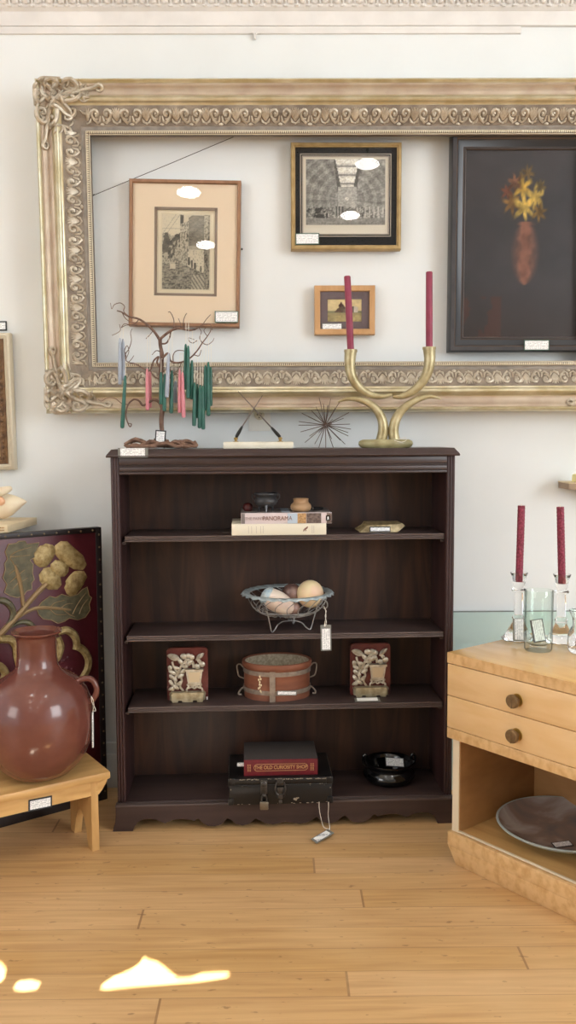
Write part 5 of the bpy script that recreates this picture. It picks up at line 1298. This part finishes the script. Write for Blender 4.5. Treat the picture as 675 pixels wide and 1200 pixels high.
def stemp(pts, r, nm='stem', m_='stem'):
    a = MB(); a_l = [sp(*g2(x, y), .002) for x, y in pts]; stube(a, a_l, r, 7, 6); return a.build(nm, m_, e)
stemp([(88, 322), (112, 400), (132, 500), (140, 570)], [.004, .008, .007, .006])
stemp([(282, 436), (210, 508), (140, 590), (60, 680), (-10, 752), (-80, 800)], [.009, .0085, .009, .010, .010, .009])
stemp([(430, 594), (340, 586), (240, 582), (170, 602), (112, 640)], [.003, .006, .006, .006, .005])
stemp([(-60, 560), (0, 536), (50, 556), (78, 604), (66, 656), (36, 690)], [.006, .010, .011, .010, .008, .004], 'leaf', 'leaf')
stemp([(66, 700), (120, 670), (170, 672), (200, 700), (214, 730)], [.004, .007, .009, .009, .006], 'leaf', 'leaf')
stemp([(-60, 760), (0, 772), (60, 776), (92, 816), (98, 870), (110, 930)], [.012, .013, .013, .012, .011, .010], 'scroll', 'flower')
stemp([(352, 730), (400, 718), (448, 748), (464, 800), (458, 836)], [.012, .013, .014, .013, .012], 'scroll', 'flower')
stemp([(452, 812), (500, 836), (534, 890), (530, 950), (502, 1004), (480, 1060)], [.012, .013, .013, .013, .012, .010], 'scroll', 'flower')
stemp([(352, 760), (366, 820), (352, 880), (340, 910)], [.010, .013, .011, .006], 'scroll', 'flower')
stemp([(-40, 930), (0, 940), (30, 980), (14, 1020), (-20, 1030)], [.012, .013, .013, .012, .010], 'scroll', 'flower')
a = MB(); c0 = sp(*g2(400, 940)); 
for i in range(16): 
    v = c0+Vector((rnd.uniform(-.03, .03), 0, rnd.uniform(-.03, .03))); a.ball((v.x, 0, v.z), (.006, .002, .006), 8)
a.build('berry_texture', 'leather', e)
# second leaf of the screen, hinged off to the side
a = MB(); a.box((-SW+.10, .16, SH/2), (.012, .30, SH), (0, 0, R(-38)), .002); a.build('folded_leaf', 'leatherblk', e)

# ================================================================== SHELL ON ITS BOARD
bz = SH+.002
cA, cB = PZ(9, 624.5, bz), PZ(43.5, 614.6, bz)
dirv = (cB-cA); dirv.z = 0; L = dirv.length; d1 = dirv.normalized(); d2 = Vector((-d1.y, d1.x, 0))
th = math.atan2(d1.y, d1.x)
e = empty('wooden_board', cA, th, 'pale wooden display board resting on top of the leather screen', 'board')
a = MB(); a.span((0, 0, 0), (L, .26, .024), .002); a.build('board', 'shellboard', e)
a = MB(); a.span((-.0006, .01, .006), (.001, .09, .010)); a.span((-.0006, .01, .014), (.001, .07, .018)); a.build('end_mark', 'tan', e)
sy_ = (cA.y+cB.y)/2+.02
sh0 = PY(-6, 608, sy_); e = empty('conch_shell', (sh0.x, sy_, bz+.024), 0, 'cream conch shell with a long pointed lip on the pale wooden board', 'shell')
I = lambda x, y, dy=0: PY(x, y, sy_+dy)-e.location
a = MB(); stube(a, [I(-40, 596), I(-22, 592), I(-8, 592), (I(6, 592)), I(16, 590), I(25, 588.5), I(31, 588)], [.012, .05, .052, .042, .030, .014, .003], 16, 6)
for i, v in enumerate(a.v):
    a.v[i] = (v[0], v[1]*.8, max(.0005, v[2]))
a.build('shell_body', 'shell', e)
a = MB(); stube(a, [I(-26, 588), I(-14, 580, -.03), I(-2, 577, -.04), I(8, 574, -.03), I(13, 572, -.02)], [.012, .018, .016, .012, .007], 12, 6); a.build('outer_lip', 'shell', e)
a = MB(); a.ball(I(-6, 586, -.036), (.034, .012, .02), 14, 0, (0, R(12), 0)); a.build('shell_opening', 'shellpink', e)

# ================================================================== BENCH AND JUG
q0 = PZ(130, 909, .222); BRZ2 = R(33)
be = empty('bench', (q0.x, q0.y, 0), BRZ2, 'low golden pine bench holding the clay jug beside the bookcase', 'bench')
BH = .236; BD = .205; BL = .62
a = MB(); a.span((-BL, 0, BH-.024), (0, BD, BH), .006); a.build('bench_top', 'bench', be)
for y0, nm in ((.014, 'front_apron'), (BD-.034, 'rear_apron')):
    a = MB(); P = [(-.004, BH-.024), (-.008, BH-.034), (-.022, BH-.056), (-.034, BH-.068), (-BL+.034, BH-.068), (-BL+.022, BH-.056), (-BL+.008, BH-.034), (-BL+.004, BH-.024)]
    a.prism(P, y0, y0+.02)
    if y0 < .1:
        for x in (-.034, -.042): pass
        a.lathe([(.0042, .001), (.0042, -.0008), (0, -.0012)], 10, (-.036, .0135, BH-.036), axis='y'); a.lathe([(.0042, .001), (.0042, -.0008), (0, -.0012)], 10, (-.038, .0135, BH-.056), axis='y')
    a.build(nm, 'bench', be)
for x in (-.058, -BL+.036):
    a = MB(); zt = BH-.024; V = [(.012, 0), (.046, 0), (.060, .05), (.080, .085), (BD/2+.002, .098), (BD-.078, .085), (BD-.058, .05), (BD-.044, 0), (BD-.010, 0), (BD-.014, zt), (.014, zt)]
    a.prism(V, x, x+.022, f=lambda p, y, z: (y, p, z)); a.build('leg', 'benchleg', be)
bi = inv(be)
v = bi @ PY(47, 942, q0.y-.02); f0 = Vector((q0.x, q0.y, 0)); nN = Vector((math.sin(BRZ2), -math.cos(BRZ2), 0))
v = bi @ PN(47, 941.5, f0+nN*-.014, nN)
card(be, .068, .034, (v.x, .0125, v.z), (0, R(2), 0), 'lab_dark', label='dark-edged white price card on the front apron', b=.0045)
# jug
JX, JY = -.713, -.452; s_ = (PY(44, 835, JY)-PY(43, 835, JY)).length
jz = lambda y: PY(43, y, JY).z-BH
e = empty('clay_jug', (JX, JY, BH+.0003), 0, 'big burnished reddish clay jug with narrow neck and one ear handle on the pine bench', 'jug')
PRF = [(0, 0)]+[(.043, 0), (.062, .004), (.086, .014), (.112, .036), (.134, .068), (.149, .105), (.1545, .145), (.1545, .178), (.149, .213), (.137, .245), (.115, .272), (.088, .289), (.067, .302), (.0585, .318), (.0555, .345), (.0555, .378), (.0575, .395), (.0630, .402), (.0715, .4065), (.0715, .4105), (.064, .4085), (.052, .401), (.0495, .38), (.049, .31), (.06, .285), (.02, .27), (0, .268)]
a = MB(); a.lathe([(r, z*(jz(739)/.4105)) for r, z in PRF], 64, wob=lambda t, i: 1+.006*math.sin(2*t+.4)+.004*math.sin(3*t+i*.2)); 
a.build('body', 'terra', e)
I = lambda x, y, dy=0: PY(x, y, JY+dy)-e.location
a = MB(); stube(a, [I(88, 801), I(94, 797), I(102, 795), (I(109, 798)), I(113, 806), I(112, 814), I(108, 820), I(101, 824)], [.010, .0095, .009, .0088, .0088, .009, .0095, .010], 12, 6); a.build('handle', 'terra', e)
p = I(109, 818)+e.location; t = empty('price_tag', p, 0, 'narrow white tag hanging edge-on by string from the clay jug handle', 'price tag', 'string price tags')
I2 = lambda x, y, dy=0: PY(x, y, JY-.012+dy)-p
a = MB(); a.tube(spline([I2(107, 816), I2(109, 820), I2(110, 827), I2(108.5, 834)], 5), .0010, 5); a.tube(spline([I2(107, 816), I2(107.5, 822), I2(111, 829), I2(112, 833), I2(109, 833)], 5), .0010, 5); a.build('string', 'string', t)
c = I2(108.8, 855); a = MB(); a.box(c, (.004, .018, .103), (R(3), R(1), R(8)), .0004); a.build('tag_board', 'paper', t)

# ================================================================== RIGHT: CABINET
CO = PZ(535, 1012.6, 0); CRZ = R(-51.8)
cb = empty('cabinet', (CO.x, CO.y, 0), CRZ, 'blond maple cabinet with two drawers over an open compartment, turned to the corner', 'cabinet')
CI = inv(cb); CM = CI.inverted()
WC, DC, HC = .455, .37, .614
a = MB(); a.span((-.030, -.014, HC-.0305), (WC+.030, DC+.01, HC), .002); a.build('cabinet_top', ['mapleh'], cb)
a = MB(); a.span((-.0295, -.0152, HC-.030), (WC+.0295, -.0135, HC-.0006)); a.build('top_edge_band', 'birdseye', cb)
a = MB(); a.span((-.017, 0, .09), (.006, DC, HC-.031), .001); a.build('side_panel', 'maple', cb)
a = MB(); a.span((-.0172, -.0012, .095), (.0062, .0006, .37)); a.build('side_edge', 'plyedge', cb)
a = MB(); a.span((WC-.006, 0, .09), (WC+.017, DC, HC-.031), .001); a.build('side_panel', 'maple', cb)
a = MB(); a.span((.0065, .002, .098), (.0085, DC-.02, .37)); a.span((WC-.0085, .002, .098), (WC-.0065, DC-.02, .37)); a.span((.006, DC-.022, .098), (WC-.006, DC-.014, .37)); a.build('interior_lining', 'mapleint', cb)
a = MB(); a.span((-.015, DC-.014, .09), (WC+.015, DC, HC-.031)); a.build('back_panel', 'maple', cb)
a = MB(); a.span((.006, .004, .08), (WC-.006, DC-.014, .097)); a.build('compartment_floor', 'bench', cb)
a = MB(); a.span((.004, -.003, .0965), (WC-.004, .006, .101), .001); a.build('floor_edge', 'plyedge', cb)
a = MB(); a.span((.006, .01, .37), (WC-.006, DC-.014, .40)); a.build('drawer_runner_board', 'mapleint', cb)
for z0, z1, kz in ((.4925, HC-.0325, .532), (.4, .4905, .439)):
    a = MB(); a.span((-.027, -.016, z0), (WC+.027, .004, z1), .0012); dr = a.build('drawer', 'maple', cb)
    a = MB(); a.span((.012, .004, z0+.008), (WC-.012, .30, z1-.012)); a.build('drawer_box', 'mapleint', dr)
    a = MB(); c_ = (.2125, -.016, kz)
    a.lathe([(.0085, 0), (.0085, -.004), (.006, -.009), (.0062, -.013), (.017, -.015), (.0195, -.018), (.0195, -.024), (.0165, -.027), (0, -.0275)], 30, c_, axis='y', sq=(1.0, .92))
    a.box((c_[0]+.001, c_[1]-.0275, c_[2]), (.003, .0016, .034)); kn_ = a.build('knob', 'knob', dr)
    a = MB(); a.lathe([(.0175, 0), (.0165, -.0016), (0, -.002)], 28, (c_[0]+.006, c_[1], c_[2])); 
    a = MB(); a.lathe([(.0175, 0.0005), (.0165, -.0016), (0, -.002)], 28, c_, axis='y'); a.build('rosette', 'knobrose', dr)
a = MB(); a.span((-.027, -.016, .3685), (WC+.027, .004, .3985), .0012); a.build('rail', 'birdseye', cb)
a = MB(); a.span((-.025, -.012, .053), (WC+.025, DC, .094), .002); a.build('base_moulding', 'birdseye', cb)
a = MB(); a.box((WC/2, DC/2-.004, .0265), (WC+.046, DC+.016, .053), None, .001, taper=((WC)/(WC+.046), (DC+.000)/(DC+.016))); a.build('base', 'birdseye', cb)
# platter in the compartment
pc = CM @ Vector((.2125, .200, .1012-.004)); e = empty('platter', (pc.x, pc.y, .0975), 0, 'large mottled grey-brown glazed platter inside the maple cabinet', 'platter')
a = MB(); rp = .183; a.lathe([(0, .002), (.075, .002), (.078, 0), (.085, 0), (.088, .004), (.13, .015), (.165, .030), (rp-.002, .040), (rp, .043), (rp-.002, .045), (rp-.007, .0445)], 64, caps=False); a.build('underside_and_rim', 'platerim', e)
a = MB(); a.lathe([(rp-.006, .0446), (.16, .033), (.125, .019), (.08, .010), (0, .008)], 64, caps=False); a.lathe([(0, .0065), (.08, .0085), (.125, .0175), (.16, .0315), (rp-.006, .0435)], 64, caps=False); a.build('glazed_well', 'platetop', e)
v = PZ(659, 985, .0975+.028)-e.location; rv = math.hypot(v.x, v.y)
card(e, .056, .024, (v.x, v.y, .0135+max(0, rv-.10)*.32+.004), (R(-80), 0, R(14)), 'lab_dark', label='dark-edged written card on the rim', b=.003)
# crystal candlesticks
def candlestick(px, py, label, lab2, tip, wick_seat):
    p = PZ(px, py, HC); e = empty('crystal_candlestick', (p.x, p.y, HC+.0006), R(20), label, 'candlestick', 'crystal candlesticks'); s_ = (PY(px+1, 700, p.y)-PY(px, 700, p.y)).length
    H = PY(px, wick_seat, p.y).z-HC
    def st8(rz, n=8): return rz
    a = MB(); a.lathe([(.050, 0), (.051, .003), (.046, .006), (.036, .018), (.026, .036), (.0175, .052), (.0165, .058), (.0195, .063), (.0175, .068), (.0125, .074)], 8, smooth=False)
    a.lathe([(.0125, .074), (.0135, .08), (.0125, H-.064), (.0125, H-.056)], 8, smooth=False, caps=False)
    a.lathe([(.0125, H-.058), (.020, H-.053), (.0215, H-.049), (.019, H-.045), (.0135, H-.042), (.0165, H-.036), (.0195, H-.026), (.021, H-.010), (.0255, H), (.0262, H+.002), (.0235, H+.002), (.0165, H-.006), (.0135, H-.024), (0, H-.026)], 16)
    a.build('candlestick_body', 'crystal', e)
    P1 = PY(tip[0], tip[1], p.y); P0 = Vector((p.x, p.y, HC+H-.024)); d = P1-P0
    c = empty('beeswax_candle', P0, 0, lab2, 'candle', 'honeycomb candles in crystal')
    a = MB(); n = 90; ND = 16; vs = []
    t = d.normalized(); uu = t.orthogonal().normalized(); ww = t.cross(uu)
    for i in range(n+1):
        for j in range(ND):
            an = 2*PI*j/ND; r = .0108+.0007*math.sin(3*an+i*.75)*math.sin(i*.75*1.0+1.7*an); vs.append(d*(i/n)+(uu*math.cos(an)+ww*math.sin(an))*r)
    a.add(vs, [(i*ND+j, i*ND+(j+1) % ND, (i+1)*ND+(j+1) % ND, (i+1)*ND+j) for i in range(n) for j in range(ND)]+[tuple(range(ND)), tuple(n*ND+j for j in range(ND))], 0, False); a.build('wax', 'wax_comb', c)
    a = MB(); a.tube([d, d*1.025], .0014, 6); a.build('wick', 'wick', c)
    return e
k1 = candlestick(607, 749, 'clear crystal candlestick with a price tag, behind the tumbler and closer to the bookcase', 'red honeycomb taper in the crystal candlestick closer to the bookcase', (611, 592.5), 672)
k2 = candlestick(657, 752, 'clear crystal candlestick on the far side of the tumbler from the bookcase', 'red honeycomb taper in the crystal candlestick on the tumbler\'s far side', (656.5, 594), 674)
# tumbler
p = PZ(630.5, 762, HC); e = empty('glass_tumbler', (p.x, p.y, HC+.0006), 0, 'tall straight pale green glass tumbler with a price card inside, on the maple cabinet', 'tumbler')
s_ = (PY(631, 720, p.y)-PY(630, 720, p.y)).length; rt = 16.6*s_; ht = PY(630, 691.5, p.y).z-HC
a = MB(); a.lathe([(0, .0), (rt*.88, .0), (rt*.96, .006), (rt*.97, .05), (rt, ht-.004), (rt-.0012, ht), (rt-.003, ht-.002), (rt-.0034, .06), (rt-.006, .024), (rt*.6, .017), (0, .016)], 48); a.build('glass', 'tumbler', e)
c = empty('price_card', PY(630.5, 739, p.y+.002), 0, 'written price card standing tilted inside the glass tumbler', 'price card', rot=(R(-8), R(-9), 0))
a = MB(); a.box((0, 0, 0), (.036, .0018, .064)); a.build('card_back', 'lab_dark', c)
a = MB(); a.box((.001, -.0013, .0005), (.029, .0008, .059)); a.build('paper', 'paperv', c)
c = empty('price_tag', Vector((PY(607.5, 738, k1.location.y-.056).x, k1.location.y-.056, PY(607, 738, k1.location.y-.056).z)), 0, 'upright white price tag leaning on the crystal candlestick beside the tumbler', 'price tag', rot=(R(-14), R(2), 0))
a = MB(); a.box((0, 0, 0), (.032, .0018, .066)); a.build('card_back', 'lab_grey', c)
a = MB(); a.box((.002, -.0013, .001), (.0255, .0008, .060)); a.build('paper', 'paperv', c)
# faceted glass at the photo's edge
p = PZ(679, 765, HC); e = empty('glass_vase', (p.x, p.y, HC+.0006), 0, 'bulging clear glass vase at the cabinet edge, cut by the photo border', 'vase')
a = MB(); a.lathe([(0, 0), (.024, 0), (.032, .008), (.036, .035), (.030, .060), (.020, .078), (.022, .098), (.032, .120), (.030, .121), (.019, .098), (.017, .078), (.027, .058), (.032, .035), (.028, .014), (0, .010)], 12, smooth=False); a.build('glass', 'crystal', e)

# ---- teal glass sheet standing behind the cabinet
g0 = PY(527, 716, .035); e = empty('glass_sheet', (g0.x, .0, 0), 0, 'teal-tinted sheet of glass standing against the wall behind the maple cabinet', 'glass sheet', rot=(R(-3.4), 0, 0))
zt = (PY(600, 716, .036).z)/math.cos(R(3.4))
a = MB(); a.span((0, -.004, 0.0006), (.75, .004, zt), .0015); a.build('sheet', 'tealglass', e)
a = MB(); a.span((0, -.0042, zt-.003), (.75, .0042, zt+.0008), .0005); a.build('polished_edge', mat('dark_glass_edge', (108, 116, 114), .3), e)

# ---- wall shelf at the right border
p = PY(666.5, 574, -.06)
e = empty('wall_shelf', (p.x, WALL, p.z), 0, 'small taupe wall shelf cut by the photo border above the red candles', 'shelf')
a = MB(); a.span((0, -.115, 0), (.22, -.002, .020), .002); a.build('shelf_board', 'taupe', e)
a = MB(); a.span((-.001, -.116, .020), (.221, -.002, .024), .001); a.build('shelf_lip', 'shellboard', e)
a = MB(); a.prism([(0, 0), (-.08, 0), (-.075, -.012), (-.03, -.035), (0, -.08)], .09, .11, f=lambda x, y, z: (y, x, z)); a.build('bracket', 'taupe', e)
v = PY(679, 561, -.03); e = empty('yellow_candle', (v.x+.008, -.03, p.z+.0245), 0, 'pale yellow block candle on the taupe wall shelf', 'candle')
a = MB(); a.lathe([(0, 0), (.030, 0), (.032, .003), (.031, .022), (.027, .026), (0, .024)], 24); a.build('wax', 'yellow', e)
a = MB(); a.tube([(0, 0, .023), (.001, 0, .033)], .001, 6); a.build('wick', 'wick', e)

# ================================================================== LIGHT
w = bpy.data.worlds.new('sky'); SC.world = w; w.use_nodes = True
bg = w.node_tree.nodes['Background']; bg.inputs['Color'].default_value = (.93, .965, 1, 1); bg.inputs['Strength'].default_value = 1.1
def area(name, loc, target, size, energy, col=(1, 1, 1), sy=None):
    d = bpy.data.lights.new(name, 'AREA'); d.energy = energy; d.size = size; d.color = col
    if sy: d.shape = 'RECTANGLE'; d.size_y = sy
    o = bpy.data.objects.new(name, d); COL.objects.link(o); o.location = loc
    o.rotation_euler = (Vector(target)-Vector(loc)).to_track_quat('-Z', 'Y').to_euler(); return o
area('window_daylight', (4.2, -4.2, 2.2), (0, 0, 1.3), 2.2, 150, (.93, .97, 1), 2.4)
area('window_daylight_left', (-4.4, -5.0, 2.3), (0, 0, 1.2), 2.0, 70, (1, .98, .95), 2.2)
s = bpy.data.lights.new('sun', 'SUN'); s.energy = 120; s.angle = R(.06); s.color = (1, .97, .9)
so = bpy.data.objects.new('sun', s); COL.objects.link(so); so.rotation_euler = sdir.to_track_quat('-Z', 'Y').to_euler(); so.location = (0, -12, 5)
SC.view_settings.view_transform = 'Standard'; SC.view_settings.look = 'None'; SC.view_settings.exposure = 0; SC.view_settings.gamma = 1
SC.view_settings.use_curve_mapping = False
